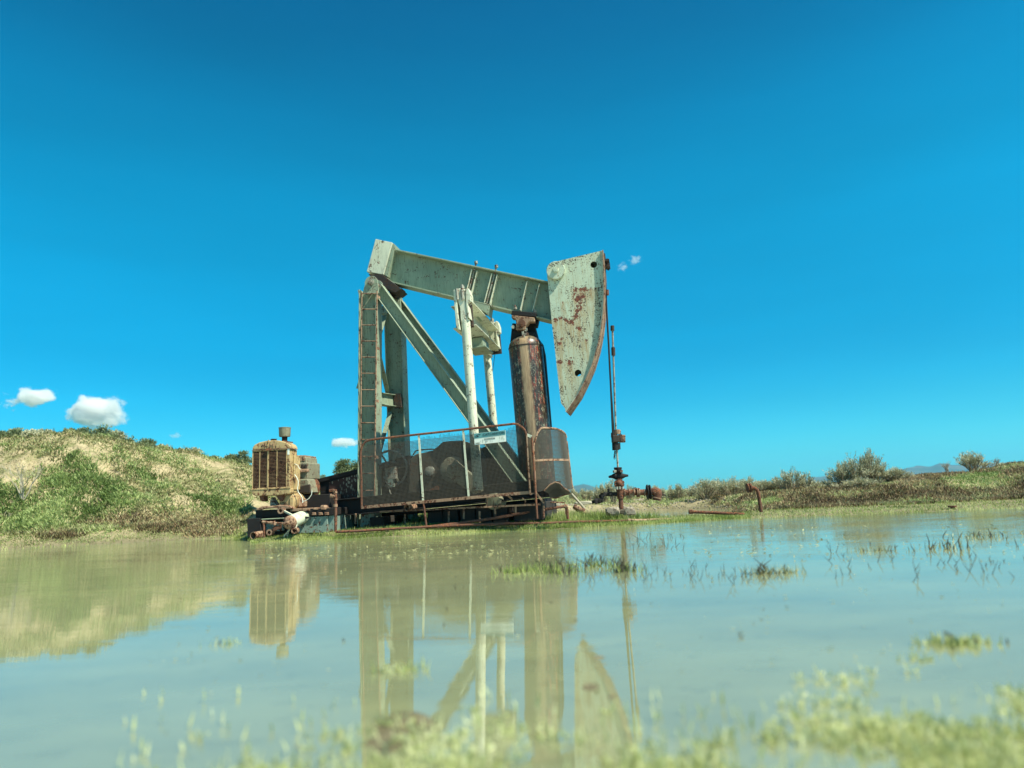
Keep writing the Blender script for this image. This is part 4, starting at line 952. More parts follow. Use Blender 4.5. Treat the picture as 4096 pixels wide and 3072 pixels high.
def make_volume_tank():
    root = empty('volume_tank', mat=E.m, label='pale green cylindrical gas tank with rusty end cap leaning below the engine', cat='tank')
    a, b = E.on('I', 690, 1362, -.42), E.on('I', 905, 1268, .22); d = (b - a); L = d.length; r = .107
    t = MB().lathe(a, d, [(-.055, .02), (-.05, .05), (-.03, .085), (0, r), (.02, r), (L - .02, r), (L, r * .98), (L + .03, .08), (L + .05, .02)], 36).build('shell', 'tank', root)
    MB().lathe(a, d, [(-.060, .02), (-.055, .055), (-.034, .09), (-.006, r + .004), (.03, r + .004)], 36).build('end_cap', 'rustpale', root)
    m = MB(); p = E.on('I', 670, 1360, -.52); m.tube([E.on('I', 495, 1368, -.50), E.on('I', 640, 1378, -.50), p], .018, 10); m.cyl(E.on('I', 635, 1376, -.50), E.on('I', 682, 1356, -.50), .028); m.build('gas_pipe', 'rustpale', root)
    m = MB(); m.cyl(E.on('I', 480, 1345, -.50), E.on('I', 500, 1395, -.50), .026); m.cyl(E.on('I', 430, 1362, -.50), E.on('I', 495, 1368, -.50), .026); m.cyl(E.on('I', 330, 1350, -.5), E.on('I', 420, 1362, -.5), .02); m.build('valve', 'rustpale', root)
    m = MB(); m.tube([E.on('I', 326, 1345, -.5), E.on('I', 345, 1358, -.5), E.on('I', 350, 1400, -.5), E.on('I', 352, 1560, -.5)], .018, 8).build('drain_pipe', 'rust', root)
    m = MB(); m.bar(E.on('I', 612, 1205, -.2), E.on('I', 725, 1262, -.35), .03, .03); m.build('upper_arm', 'paint_light', root, .004)
    c = E.on('I', 586, 1203, -.2); MB().pipe(c - W * .05, c + W * .05, .052, .03).build('arm_ring', 'rustpale', root)
    m = MB(); m.bar(E.on('I', 788, 1365, -.3), E.on('I', 772, 1455, -.42), .028, .028); m.build('lower_arm', 'paint_light', root, .004)
    c = E.on('I', 768, 1468, -.42); MB().pipe(c - W * .05, c + W * .05, .050, .03).build('arm_ring', 'rustpale', root)
    p = E.on('I', 915, 1296, -.0); q = MB(); q.cyl(p - W * .06, p, .02).cyl(p + UU * .03 - W * .06, p + UU * .03, .016); q.tube([p - W * .05, p - W * .05 - VV * .08 - UU * .03], .006, 6); q.build('gauge_stub', 'dark', root)
make_volume_tank()
def frame_thing(name, F_, builds, **k):
    root = empty(name, mat=F_.m, **k)
    for nm, mb, mat, bev in builds: mb.build(nm, mat, root, bev)
    return root
e_ = E.on
m1 = MB().bar(e_('I', 470, 1440, -.45), e_('I', 580, 1408, -.45), .045, .05); m1.prism(ep('I', [(470, 1425), (575, 1385), (560, 1420), (590, 1430), (475, 1475)], -.5), -.50, -.46)
c = e_('I', 437, 1490, -.45); m2 = MB().pipe(c - W * .05, c + W * .05, .05, .028)
frame_thing('swing_clamp', E, [('paddle', m1, 'rust', .004), ('eye', m2, 'rustpale', 0)], label='rusty paddle shaped clamp arm lying left of the pale green tank', cat='clamp')
c = e_('I', 205, 1536, -.25); d = e_('I', 320, 1520, -.05)
pp = MB().pipe(c, d, .062, .052, 24).build('open_pipe', 'rustpale', None); pp.matrix_world = E.m; prop(pp, 'short open ended pipe lying at the water edge below the black skid box', 'pipe')
sm_ = [MB().bar(e_('I', 700, 1440, -.3), e_('I', 612, 1548, -.35), .02, .02), MB().bar(e_('I', 690, 1440, -.25), e_('I', 655, 1540, -.3), .02, .02)]
for i, s_ in enumerate(sm_):
    o = s_.build('steel_strut', 'paint_light', None); o.matrix_world = E.m; prop(o, ('longer' if i == 0 else 'shorter') + ' pale steel strut leaning in the grass under the green tank', 'strut', 'struts under the tank')

# ================================================================ pipes along the shore
def pipe_thing(name, pts, r, mat, label, extras=(), seg=10):
    p0 = Vector(pts[0]); root = empty(name, loc=p0, label=label, cat='pipe')
    m = MB().tube([Vector(p) - p0 for p in pts], r, seg).build('pipe', mat, root)
    for nm, a, b, rr, mt in extras: MB().tube([Vector(a) - p0, Vector(b) - p0], rr, 14).build(nm, mt, root)
    return root
# riser in front of the belt guard, running down into the long flowline
dR = 11.55
cp = lambda x, y, d=dR: at_depth('C', x, y, d)
rz = [cp(990, 860), cp(1030, 855), cp(1047, 870), cp(1048, 940), cp(1050, 1100), cp(1048, 1250)]
pipe_thing('riser_pipe', rz, .024, 'rust', 'rusty upright riser pipe with elbow standing in front of the black belt guard',
           [('coupling', cp(1048, 985), cp(1048, 1012), .034, 'rustpale'), ('coupling', cp(1048, 925), cp(1048, 950), .032, 'rustpale'), ('elbow', cp(1038, 850), cp(1048, 885), .032, 'rustpale'), ('valve', cp(1000, 905), cp(1048, 915), .03, 'rustpale')])
fl = [cp(1050, 1250, 11.55), at_depth('D', 200, 1478, 11.6), at_depth('D', 850, 1440, 11.7), at_depth('D', 1300, 1418, 11.75), at_depth('D', 1659, 1408, 11.8), at_depth('E', 1100, 1362, 11.85), at_depth('F', 0, 1458, 11.9), at_depth('F', 400, 1448, 12.0), at_depth('F', 870, 1438, 12.1)]
pipe_thing('flowline_pipe', fl, .022, 'rust', 'long thin rusty flowline pipe lying along the grassy shore in front of the pumpjack', [('coupling', at_depth('F', 868, 1438, 12.1), at_depth('F', 905, 1437, 12.1), .036, 'rustpale')])
fl2 = [at_depth('F', 905, 1437, 12.1), at_depth('F', 1100, 1432, 12.25), at_depth('F', 1300, 1420, 12.5), at_depth('F', 1520, 1410, 12.8)]
pipe_thing('flowline_pipe', fl2, [.030, .027, .02, .014], 'rustpale', 'pale rusty pipe end running into the pond below the wellhead')
sp_ = [at_depth('D', 850, 1442, 11.75), at_depth('D', 1250, 1393, 11.8), at_depth('D', 1659, 1330, 11.9), at_depth('E', 640, 1278, 11.95), at_depth('E', 980, 1222, 12.0), at_depth('E', 1270, 1175, 12.05), at_depth('E', 1292, 1185, 12.05), at_depth('E', 1304, 1318, 12.05)]
pipe_thing('sloping_pipe', sp_, .024, 'rust', 'rusty pipe sloping up to the right past the skid end onto a short leg', [('elbow', at_depth('E', 1262, 1174, 12.05), at_depth('E', 1298, 1182, 12.05), .034, 'rustpale')])
fr2 = [at_depth('E', 1110, 1132, 12.9), at_depth('E', 1270, 1134, 12.9), at_depth('E', 1278, 1180, 12.9)]
pipe_thing('rail_pipe', fr2 + [at_depth('E', 1278, 1270, 12.9)], .012, 'rustpale', 'thin pale rail pipe just right of the skid end')
pv = [at_depth('E', 1368, 1172, 14.0), at_depth('E', 1420, 1208, 14.0), at_depth('E', 1470, 1232, 13.9), at_depth('E', 1482, 1262, 13.85)]
pipe_thing('buried_pipe', pv, [.05, .055, .055, .05], 'rustpale', 'thick pale pipe stub with collars poking out of the gravel left of the wellhead', [('collar', at_depth('E', 1415, 1203, 14.0), at_depth('E', 1428, 1212, 14.0), .075, 'rustpale'), ('collar', at_depth('E', 1452, 1222, 13.9), at_depth('E', 1478, 1240, 13.9), .072, 'rust')])
hp = lambda x, y, d: at_depth('H', x, y, d)
pipe_thing('stray_pipe', [hp(90, 550, 12.9), hp(250, 556, 12.9), hp(440, 566, 12.85)], .028, 'rust', 'straight rusty pipe lying half in the water left of the bent vent pipe', [('coupling', hp(88, 549, 12.9), hp(112, 550, 12.9), .04, 'rust')])
gd = 13.2
gp_ = [hp(546, 552, gd), hp(540, 510, gd), hp(533, 460, gd), hp(528, 432, gd), hp(520, 412, gd), hp(505, 400, gd), hp(485, 396, gd), hp(465, 398, gd)]
pipe_thing('vent_pipe', gp_, .033, 'rust', 'bent rusty gooseneck vent pipe standing at the shore', [('flange', hp(458, 400, gd), hp(466, 399, gd), .088, 'rust'), ('flange', hp(474, 398, gd), hp(482, 397, gd), .085, 'rust')], 14)
p = hp(1757, 522, 12.6); m = MB().tube([p - VV * .1, p], .045, 10).tube([p + VV * .001, p + VV * .03], .07, 8)
m.build('pipe_stub', 'rust', None, label='small red rusty pipe stub in the grass at the right shore', cat='pipe')
for i, (x, y, dd_) in enumerate(((660, 1258, .0), (690, 1275, .1))):
    c = U.on('D', x, y, -.5); o = MB().pipe(c - W * .02, c + W * .35 + UU * .12, .062 - .01 * i, .045, 20).build('pipe_end', 'rustpale', None) if i == 0 else None
    if o: o.matrix_world = U.m; prop(o, 'open pipe end under the mesh guard between ladder post and first upright', 'pipe')
m = MB(); c = U.on('E', 470, 1120, -.42); m.lathe(c, W + UU * .3, [(0, .10), (.01, .14), (.25, .14), (.26, .12)], 24)
o = m.build('drum', 'engine_dark', None, label='small dented drum hanging below the mesh guard under the sign', cat='drum'); o.matrix_world = U.m
for k, (x0, y0, x1, y1) in enumerate(((385, 1030, 400, 1170), (800, 1085, 822, 1150))):
    pts = [U.on('E', x0 + (x1 - x0) * t + 22 * math.sin(t * 3.1), y0 + (y1 - y0) * t, -.6) for t in [i / 8 for i in range(9)]]
    o = MB().tube(pts, .010, 6).build('hose', 'rustpale', None, label='curved pale hose loop hanging below the mesh guard, ' + ('left of the small drum' if k == 0 else 'right of the small drum'), cat='hose'); o.matrix_world = U.m
# strut below mesh
for i, (a_, b_) in enumerate((((620, 1040), (690, 1100)), ((955, 1030), (1040, 1140)))):
    o = MB().bar(U.on('E', *a_, -.7), U.on('E', *b_, -.7), .03, .02).build('support_strut', 'rustpale', None, label='short slanting pale strut under the ' + ('mesh guard right of the sign' if i == 0 else 'narrow guard panel'), cat='strut'); o.matrix_world = U.m

# ================================================================ wellhead
WD = 12.55
wo = at_depth('F', 780, 1300, WD); Wf = Frame(wo)
def wp(x, y, w=0): return Wf.on('F', x, y, w)
SC = (wp(1000, 1000).x - wp(900, 1000).x) / 100    # metres per zoomed pixel
def make_wellhead():
    root = empty('wellhead', mat=Wf.m, label='rusty wellhead with red valve, side pipes and long upright polished rod', cat='wellhead')
    def vl(x0, y0, x1, y1, prof, name, mat, par=root, seg=24):    # turned body between two picture points, prof (t, px radius)
        a, b = wp(x0, y0), wp(x1, y1); L = (b - a).length
        return MB().lathe(a, b - a, [(t * L, r * SC) for t, r in prof], seg).build(name, mat, par)
    vl(780, 1300, 772, 1140, [(0, 31), (1, 31)], 'casing', 'rust')
    tee = vl(773, 1145, 762, 1005, [(0, 32), (.02, 44), (.12, 46), (.22, 46), (.25, 50), (.80, 50), (.82, 56), (.93, 56), (.95, 46), (1, 46)], 'tubing_head', 'rust')
    a = wp(765, 1062); MB().lathe(a, UU, [(0, 44 * SC), (52 * SC, 44 * SC), (54 * SC, 36 * SC), (62 * SC, 36 * SC)], 20).build('side_outlet', 'rust', tee)
    q = MB()
    for x, y in ((725, 1022), (760, 1018), (800, 1018)): q.hexa(wp(x, y, -.17), VV, .016, .05)
    q.build('flange_bolts', 'bolt', tee)
    # red valve facing the camera
    c = wp(748, 945); v = MB().lathe(c + W * .10, -W, [(0, 46 * SC), (.04, 56 * SC), (.17, 56 * SC), (.19, 42 * SC), (.21, 26 * SC), (.24, 24 * SC), (.25, 14 * SC)], 28).build('valve_body', M['rust'], root)
    m = MB()
    for k in range(8):
        an = k * math.pi / 4 + .3; d = Vector((math.cos(an), 0, math.sin(an))); m.bar(c + d * 48 * SC - W * .06, c + d * 66 * SC - W * .06, .05, .05)
    m.build('valve_lugs', 'rust', v)
    vl(755, 1010, 752, 975, [(0, 40), (1, 34)], 'valve_neck', 'rust')
    vl(745, 885, 740, 850, [(0, 34), (1, 40)], 'lower_gland', 'dark')
    g = vl(741, 862, 734, 728, [(0, 34), (.05, 46), (.30, 48), (.34, 38), (.55, 38), (.58, 50), (.80, 50), (.82, 46), (.86, 54), (.98, 54), (1, 48)], 'stuffing_box', 'dark')
    m = MB()
    for x in (690, 775): m.box(wp(x - 10, 765, -.14), wp(x + 12, 800, .0))
    m.build('gland_lug', 'bolt', g, .004)
    for s_, pts in ((-1, [(690, 845), (655, 850), (612, 855)]), (1, [(790, 842), (830, 838), (872, 836)])):
        h = MB().tube([wp(*pts[0]), wp(*pts[1]), wp(*pts[2])], [.055, .03, .018], 10); h.build('side_handle', 'dark', g)
    m = MB(); m.lathe(wp(738, 845), UU, [(-60 * SC, .03), (-45 * SC, .06), (45 * SC, .06), (60 * SC, .03)], 16); m.build('ram_body', 'dark', g)
    # right side line
    ln = MB().tube([wp(815, 1062), wp(1130, 1058), wp(1215, 1050)], .052, 14).build('flow_line', 'rust', root)
    for x0, x1, r in ((816, 830, .075), (880, 892, .068), (892, 938, .050), (938, 952, .075), (985, 998, .085), (1008, 1022, .082), (1080, 1092, .065), (1212, 1226, .07)):
        MB().cyl(wp(x0, 1063), wp(x1, 1063), r, 18).build('collar', 'bolt' if 880 < x0 < 900 else 'rustpale', ln)
    for x0, x1 in ((1118, 1136), (1150, 1168)):
        c = wp(x0, 1056); MB().lathe(c, UU, [(0, .09), (.004, .130), ((x1 - x0) * SC - .004, .130), ((x1 - x0) * SC, .09)], 24).build('flange', 'dark', ln)
    m = MB()
    for dy in (-30, -12, 12, 30): m.cyl(wp(1108, 1056 + dy), wp(1182, 1056 + dy), .014, 6)
    m.build('flange_studs', 'dark', ln)
    m = MB(); m.tube([wp(1190, 1052), wp(1235, 1046), wp(1258, 1055), wp(1262, 1090), wp(1255, 1125), wp(1250, 1165)], [.06, .075, .085, .085, .07, .075], 16); m.build('elbow', 'rust', ln)
    MB().cyl(wp(1245, 1125), wp(1242, 1140), .092).build('collar', 'rustpale', ln)
    m = MB(); m.tube([wp(962, 1060), wp(962, 1015)], .018, 8).cyl(wp(962, 1018), wp(962, 1008), .045); m.bar(wp(945, 1003), wp(975, 1000), .02, .02); m.build('needle_valve', 'rustpale', ln)
    MB().tube([wp(1288, 1078), wp(1376, 1100)], .012, 6).build('rod_handle', 'dark', ln)
    # left side line
    l2 = MB().tube([wp(722, 1082), wp(640, 1082), wp(545, 1086), wp(522, 1098), wp(518, 1130), wp(520, 1182)], .036, 12).build('bleed_line', 'dark', root)
    MB().cyl(wp(630, 1066), wp(630, 1100), .06).build('bleed_valve', 'dark', l2); MB().tube([wp(612, 1075), wp(610, 1012)], .02, 8).build('valve_stem', 'dark', l2)
    MB().tube([wp(520, 1160), wp(480, 1172), wp(432, 1178)], [.05, .045, .055], 12).build('branch', 'dark', l2); MB().cyl(wp(428, 1160), wp(436, 1205), .06).build('branch_cap', 'dark', l2)
    for x, y in ((545, 1086), (520, 1110), (490, 1170)): c = wp(x, y); MB().lathe(c - VV * .025, VV, [(0, .05), (.05, .05)], 12).build('coupling', 'dark', l2)
    # polished rod and carrier bar
    top = Wf.on('Q', 690, 742, 0)
    rod = MB().tube([wp(735, 730), wp(722, 500), wp(708, 250), Wf.on('Q', 705, 1200, 0), Wf.on('Q', 697, 960, 0), top], .018, 10).build('polished_rod', 'bolt', root)
    for a, b, r in ((('Q', 700, 1018), ('Q', 697, 945), .036), (('Q', 691, 790), ('Q', 690, 745), .036)):
        MB().cyl(Wf.on(*a, 0), Wf.on(*b, 0), r, 12).build('rod_coupling', 'grime', rod)
    m = MB(); m.box(wp(662, 300, -.08), wp(742, 402, .10)); cb = m.build('carrier_bar', 'grime', root, .012)
    for x0, y0, x1, y1, r, mt in ((690, 240, 690, 300, .045, 'grime'), (722, 228, 730, 290, .05, 'rustpale'), (756, 296, 776, 385, .05, 'grime'), (700, 405, 705, 500, .06, 'dark'), (735, 405, 738, 490, .045, 'dark'), (668, 270, 668, 330, .035, 'rust')):
        MB().cyl(wp(x0, y0), wp(x1, y1), r, 12).build('clamp', mt, cb)
    m = MB()
    for y in (320, 350, 380): m.hexa(wp(752, y), UU, .03, .11)
    for y in (250, 275): m.hexa(wp(735, y), UU, .025, .05)
    m.build('clamp_bolts', 'rustpale', cb)
    ch = MB(); P_ = [wp(694 + 5 * math.sin(i), 505 + i * 17) for i in range(7)]
    for i, (a, b) in enumerate(zip(P_, P_[1:])):
        c = (a + b) / 2; ex = UU if i % 2 else W
        ch.tube([c + ex * .014 * math.cos(t) + VV * .030 * math.sin(t) for t in [2 * math.pi * k / 8 for k in range(9)]], .005, 5, False)
    ch.build('chain', 'grime', cb)
    return root
make_wellhead()
# bridle cables from the horse head down to the carrier bar
m0 = Vector(wp(672, 250)); base_ = Wf.m @ m0
root = empty('bridle', loc=base_, label='pair of dark wire ropes hanging from the horse head to the rod clamp', cat='cable')
for i, w_ in enumerate((.50, .60)):
    pts = [U.m @ U.on('Q', 621, 150, w_), U.m @ U.on('Q', 626, 330, w_), U.m @ U.on('Q', 637, 600, w_), U.m @ U.on('Q', 655, 900, w_), U.m @ U.on('Q', 675, 1300, w_)]
    e = Wf.m @ wp(668 + 14 * i, 300, -.03 + .08 * i); pts.append(pts[-1].lerp(e, .5)); pts.append(e)
    MB().tube([q - base_ for q in pts], .017, 8).build('wire_rope', 'cable', root)
a = U.m @ U.on('Q', 640, 415, .5); b = U.m @ U.on('Q', 642, 462, .5); MB().cyl(a - base_, b - base_, .035, 12).build('rope_socket', 'rust', root)

# concrete footing pieces and rubble
def rock(name, c, s, seed, mat='concrete', sub=2, **k):
    bm = bmesh.new(); bmesh.ops.create_icosphere(bm, subdivisions=sub, radius=1)
    for v in bm.verts:
        d = v.co.normalized(); n_ = noise.noise(d * 1.3 + Vector((seed * 7.3, 0, 0))) * .45 + noise.noise(d * 3.1 + Vector((0, seed * 3.1, 0))) * .2
        q = d * (1 + n_); q = Vector([math.copysign(min(abs(t), .74), t) for t in q]); v.co = Vector((q.x * s[0], q.y * s[1], q.z * s[2]))
    me = bpy.data.meshes.new(name); bm.to_mesh(me); bm.free(); me.materials.append(M[mat]); o = bpy.data.objects.new(name, me); COL.objects.link(o); o.location = c
    return prop(o, **k)
rock('concrete_footing', wo + Vector((0, .05, -.02)), (.27, .24, .055), 3, 'gravelly', sub=3, label='broken concrete footing around the base of the wellhead', cat='footing')
for i, (x, y, d_, s_, lb) in enumerate((('F', 660, 1300, .16, 'jagged dark chunk of concrete at the left foot of the wellhead'),)):
    pass
rock('concrete_chunk', at_depth('F', 885, 1308, 12.5), (.14, .12, .10), 8, label='loose concrete chunk at the right foot of the wellhead', cat='concrete chunk')
rock('concrete_chunk', at_depth('F', 665, 1312, 12.45), (.16, .12, .10), 5, label='loose dark concrete chunk at the left foot of the wellhead', cat='concrete chunk')
o = rock('driftwood', at_depth('F', 280, 1200, 15.2), (.26, .09, .05), 12, 'twig_grey', label='pale flat driftwood lying on the gravel left of the wellhead', cat='driftwood')
p = at_depth('F', 215, 1180, 14.6); MB().tube([(-.14, 0, .16), (.12, 0, -.16)], .025, 8).build('stick', 'twig_grey', None, label='pale stick leaning on the gravel near the driftwood', cat='stick').location = p

# ================================================================ vegetation
def leaves(P, D, L, Wd, mid=.45):
    """diamond leaf quads: base P, direction D, length L, width Wd (arrays)"""
    P = np.asarray(P); n = len(P); D = D / np.linalg.norm(D, axis=1, keepdims=True)
    rv = rng.normal(size=(n, 3)); S = np.cross(D, rv); S /= np.linalg.norm(S, axis=1, keepdims=True) + 1e-9
    L = np.broadcast_to(L, (n,))[:, None]; Wd = np.broadcast_to(Wd, (n,))[:, None]
    sag = np.cross(S, D) * L * rng.uniform(-.18, .18, (n, 1))
    V = np.stack([P, P + D * L * mid + S * Wd / 2 + sag, P + D * L, P + D * L * mid - S * Wd / 2 + sag], 1).reshape(-1, 3)
    F = np.arange(4 * n).reshape(n, 4); return V, F
def merge(parts):
    V, F, T, o = [], [], [], 0
    for v, f, t in parts: V.append(v); F.append(f + o); T.append(t); o += len(v)
    return np.concatenate(V), np.concatenate(F), np.concatenate(T)
def inpoly(x, y, poly):
    c = False; n = len(poly)
    for i in range(n):
        x0, y0 = poly[i]; x1, y1 = poly[(i + 1) % n]
        if (y0 > y) != (y1 > y) and x < (x1 - x0) * (y - y0) / (y1 - y0) + x0: c = not c
    return c
def g_poly(pts): return [((Z['G'][0] + x / 2.212) * .54, (Z['G'][1] + y / 2.212) * .54) for x, y in pts]
SANDY = [g_poly([(-200, 300), (200, 345), (450, 400), (470, 520), (330, 540), (395, 640), (390, 740), (260, 735), (200, 660), (60, 650), (-200, 640)]),
         g_poly([(420, 330), (760, 280), (1010, 290), (1030, 340), (900, 400), (1050, 520), (1080, 600), (880, 560), (760, 400)]), g_poly([(1300, 430), (1480, 440), (1500, 560), (1330, 520)]),
         g_poly([(1560, 340), (1900, 420), (2100, 520), (2100, 640), (1900, 560), (1700, 450)])]
GREEN = [g_poly([(-300, 640), (60, 655), (250, 740), (400, 745), (400, 560), (330, 540), (480, 500), (640, 480), (760, 640), (760, 760), (880, 840), (1000, 900), (600, 980), (250, 1040), (-300, 1040)]),
         g_poly([(480, 340), (640, 370), (800, 480), (960, 600), (1100, 660), (1230, 770), (1200, 870), (960, 860), (840, 720), (720, 560), (600, 450), (480, 370)]),
         g_poly([(1120, 460), (1260, 500), (1440, 600), (1430, 660), (1300, 640), (1180, 540)]), g_poly([(1680, 750), (1880, 760), (2100, 820), (2300, 830), (2300, 900), (1900, 890), (1750, 820)])]
REDP = [g_poly([(640, 960), (760, 905), (960, 930), (1160, 905), (1400, 900), (1640, 900), (1800, 880), (1960, 940), (2100, 1000), (2050, 1080), (1700, 1080), (1500, 1060), (1300, 1040), (1000, 1000), (640, 1000)]),
        g_poly([(260, 1050), (520, 1050), (740, 1080), (700, 1110), (400, 1100)]), g_poly([(2080, 880), (2600, 860), (2600, 930), (2100, 925)])]
def h_poly(pts): return [((Z['H'][0] + x / 1.5845) * .54, (Z['H'][1] + y / 1.5845) * .54) for x, y in pts]
RGREEN = [h_poly([(1650, 340), (1900, 300), (2100, 300), (2080, 350), (2000, 390), (1850, 430), (1760, 400), (1700, 370)]), h_poly([(330, 490), (560, 470), (700, 440), (650, 500), (480, 530)]), h_poly([(1400, 470), (1900, 490), (1700, 500), (1450, 500)])]
RRED = [h_poly([(1380, 340), (1560, 310), (1620, 350), (1450, 400)]), h_poly([(1600, 280), (1850, 280), (1850, 320), (1650, 340)])]
def scatter_cover():
    parts = {'iceplant_green': [], 'iceplant_red': [], 'drygrass': []}
    pt = {k: ([], [], [], [], []) for k in parts}
    def put(kind, x, y, z, n, L, r, up, tint):
        A = pt[kind]
        for _ in range(n):
            a = rnd.random() * 6.283; q = r * math.sqrt(rnd.random()); dx, dy = q * math.cos(a), q * math.sin(a)
            A[0].append((x + dx, y + dy, z(dx, dy) - .01)); A[1].append((math.cos(a) * .6 + rnd.uniform(-.5, .5), math.sin(a) * .6 + rnd.uniform(-.5, .5) - .1, up * rnd.uniform(.6, 1.3)))
            A[2].append(L * rnd.uniform(.6, 1.4)); A[3].append(L * rnd.uniform(.18, .30)); t = min(max(tint + rnd.gauss(0, .30), 0), 1); A[4].extend([t] * 4)
    def grad(x, y):
        z0 = ground(x, y, False); gx = (ground(x + .06, y, False) - z0) / .06; gy = (ground(x, y + .06, False) - z0) / .06
        return z0, (lambda dx, dy: z0 + gx * dx + gy * dy)
    b0, b1 = bear(-60), bear(800)
    for _ in range(15500):               # left spoil bank
        b = rnd.uniform(b0, b1); ks = [float(np.interp(b, CB, CK[:, i, 0])) for i in range(5)]
        d = rnd.uniform(ks[0] + .1, ks[3] + 1.0); x, y = b * d, d; z0, zf = grad(x, y)
        if z0 < .03: continue
        px, py = to_px((x, y, z0)); jx, jy = px + rnd.gauss(0, 6), py + rnd.gauss(0, 4); v = noise.noise((x * 1.3, y * 1.3, 3))
        if px > 535 and (z0 < .35 or d < 16.5): continue
        if any(inpoly(jx, jy, p) for p in GREEN): put('iceplant_green', x, y, zf, 13, .085, .13, 1.0, .45 + v * .9)
        elif any(inpoly(jx, jy, p) for p in REDP): put('iceplant_red' if rnd.random() < .62 else 'drygrass', x, y, zf, 12, .075, .12, 1.0, .42 + v * .9)
        elif any(inpoly(jx, jy, p) for p in SANDY):
            if rnd.random() < .26: put('drygrass', x, y, zf, 6, .06, .10, .9, .3 + v)
        elif z0 < .22:
            if rnd.random() < .5: put('drygrass' if rnd.random() < .35 else 'iceplant_green', x, y, zf, 7, .045, .12, .8, .62 + v)
        else:
            r_ = rnd.random()
            if r_ < .62 and v > .02: put('iceplant_green', x, y, zf, 9, .075, .12, .9, .55 + v)
            elif v + r_ * .5 > .12: put('drygrass', x, y, zf, 9, .08, .12, .9, .45 + v)
            if r_ < .30: put('iceplant_green', x, y, zf, 5, .06, .10, .7, .5 + v)
    b0, b1 = bear(1120), bear(2290)
    for _ in range(20000):               # right bank and the low land behind the pump
        b = rnd.uniform(b0, b1) if rnd.random() < .93 else rnd.uniform(bear(560), bear(1200))
        ks = [float(np.interp(b, CB, CK[:, i, 0])) for i in range(5)]
        d = rnd.uniform(ks[0] + .05, ks[0] + 1.8) if rnd.random() < .05 else (rnd.uniform(ks[2] - .6, ks[4] + 2) if rnd.random() < .85 else rnd.uniform(ks[4], ks[4] + 14)); x, y = b * d, d; z0, zf = grad(x, y)
        if z0 < .015: continue
        px, py = to_px((x, y, z0)); jx, jy = px + rnd.gauss(0, 5), py + rnd.gauss(0, 2); v = noise.noise((x * 1.1, y * 1.1, 7))
        if px < 1135 and d < 15: continue
        if d < ks[2] - .7:
            if rnd.random() < .4: put('iceplant_green', x, y, zf, 6, .035, .12, .7, .85 + v * .4)
        elif px < 1540:
            if v > -.1 and d > 20: put('drygrass' if rnd.random() < .6 else 'iceplant_green', x, y, zf, 9, .09, .16, 1, .65 + v)
            elif rnd.random() < .22: put('drygrass', x, y, zf, 5, .06, .12, 1, .5 + v)
        elif any(inpoly(jx, jy, p) for p in RGREEN): put('iceplant_green', x, y, zf, 11, .06, .14, .8, .75 + v * .5)
        elif any(inpoly(jx, jy, p) for p in RRED): put('iceplant_red', x, y, zf, 13, .085, .14, 1.1, .5 + v * .5)
        else:
            if v < .30 + rnd.gauss(0, .12): put('iceplant_red' if rnd.random() < .72 else 'drygrass', x, y, zf, 11, .085, .14, 1.1, .32 + v * .6)
            else: put('iceplant_green' if rnd.random() < .45 else 'drygrass', x, y, zf, 9, .08, .14, 1.0, .5 + v * .5)
    for nm, lb, key, ct in (('iceplant_cover', 'green succulent ground cover over the banks', 'iceplant_green', 'ground cover'), ('red_iceplant_cover', 'reddish brown succulent ground cover along the banks', 'iceplant_red', 'ground cover'), ('dry_grass', 'dry yellowish grass on the sandy banks', 'drygrass', 'grass')):
        A = pt[key]; V, F = leaves(np.array(A[0]), np.array(A[1]), np.array(A[2]), np.array(A[3]))
        np_mesh(nm, V, F, key, A[4], kind='stuff', label=lb, cat=ct)
scatter_cover()

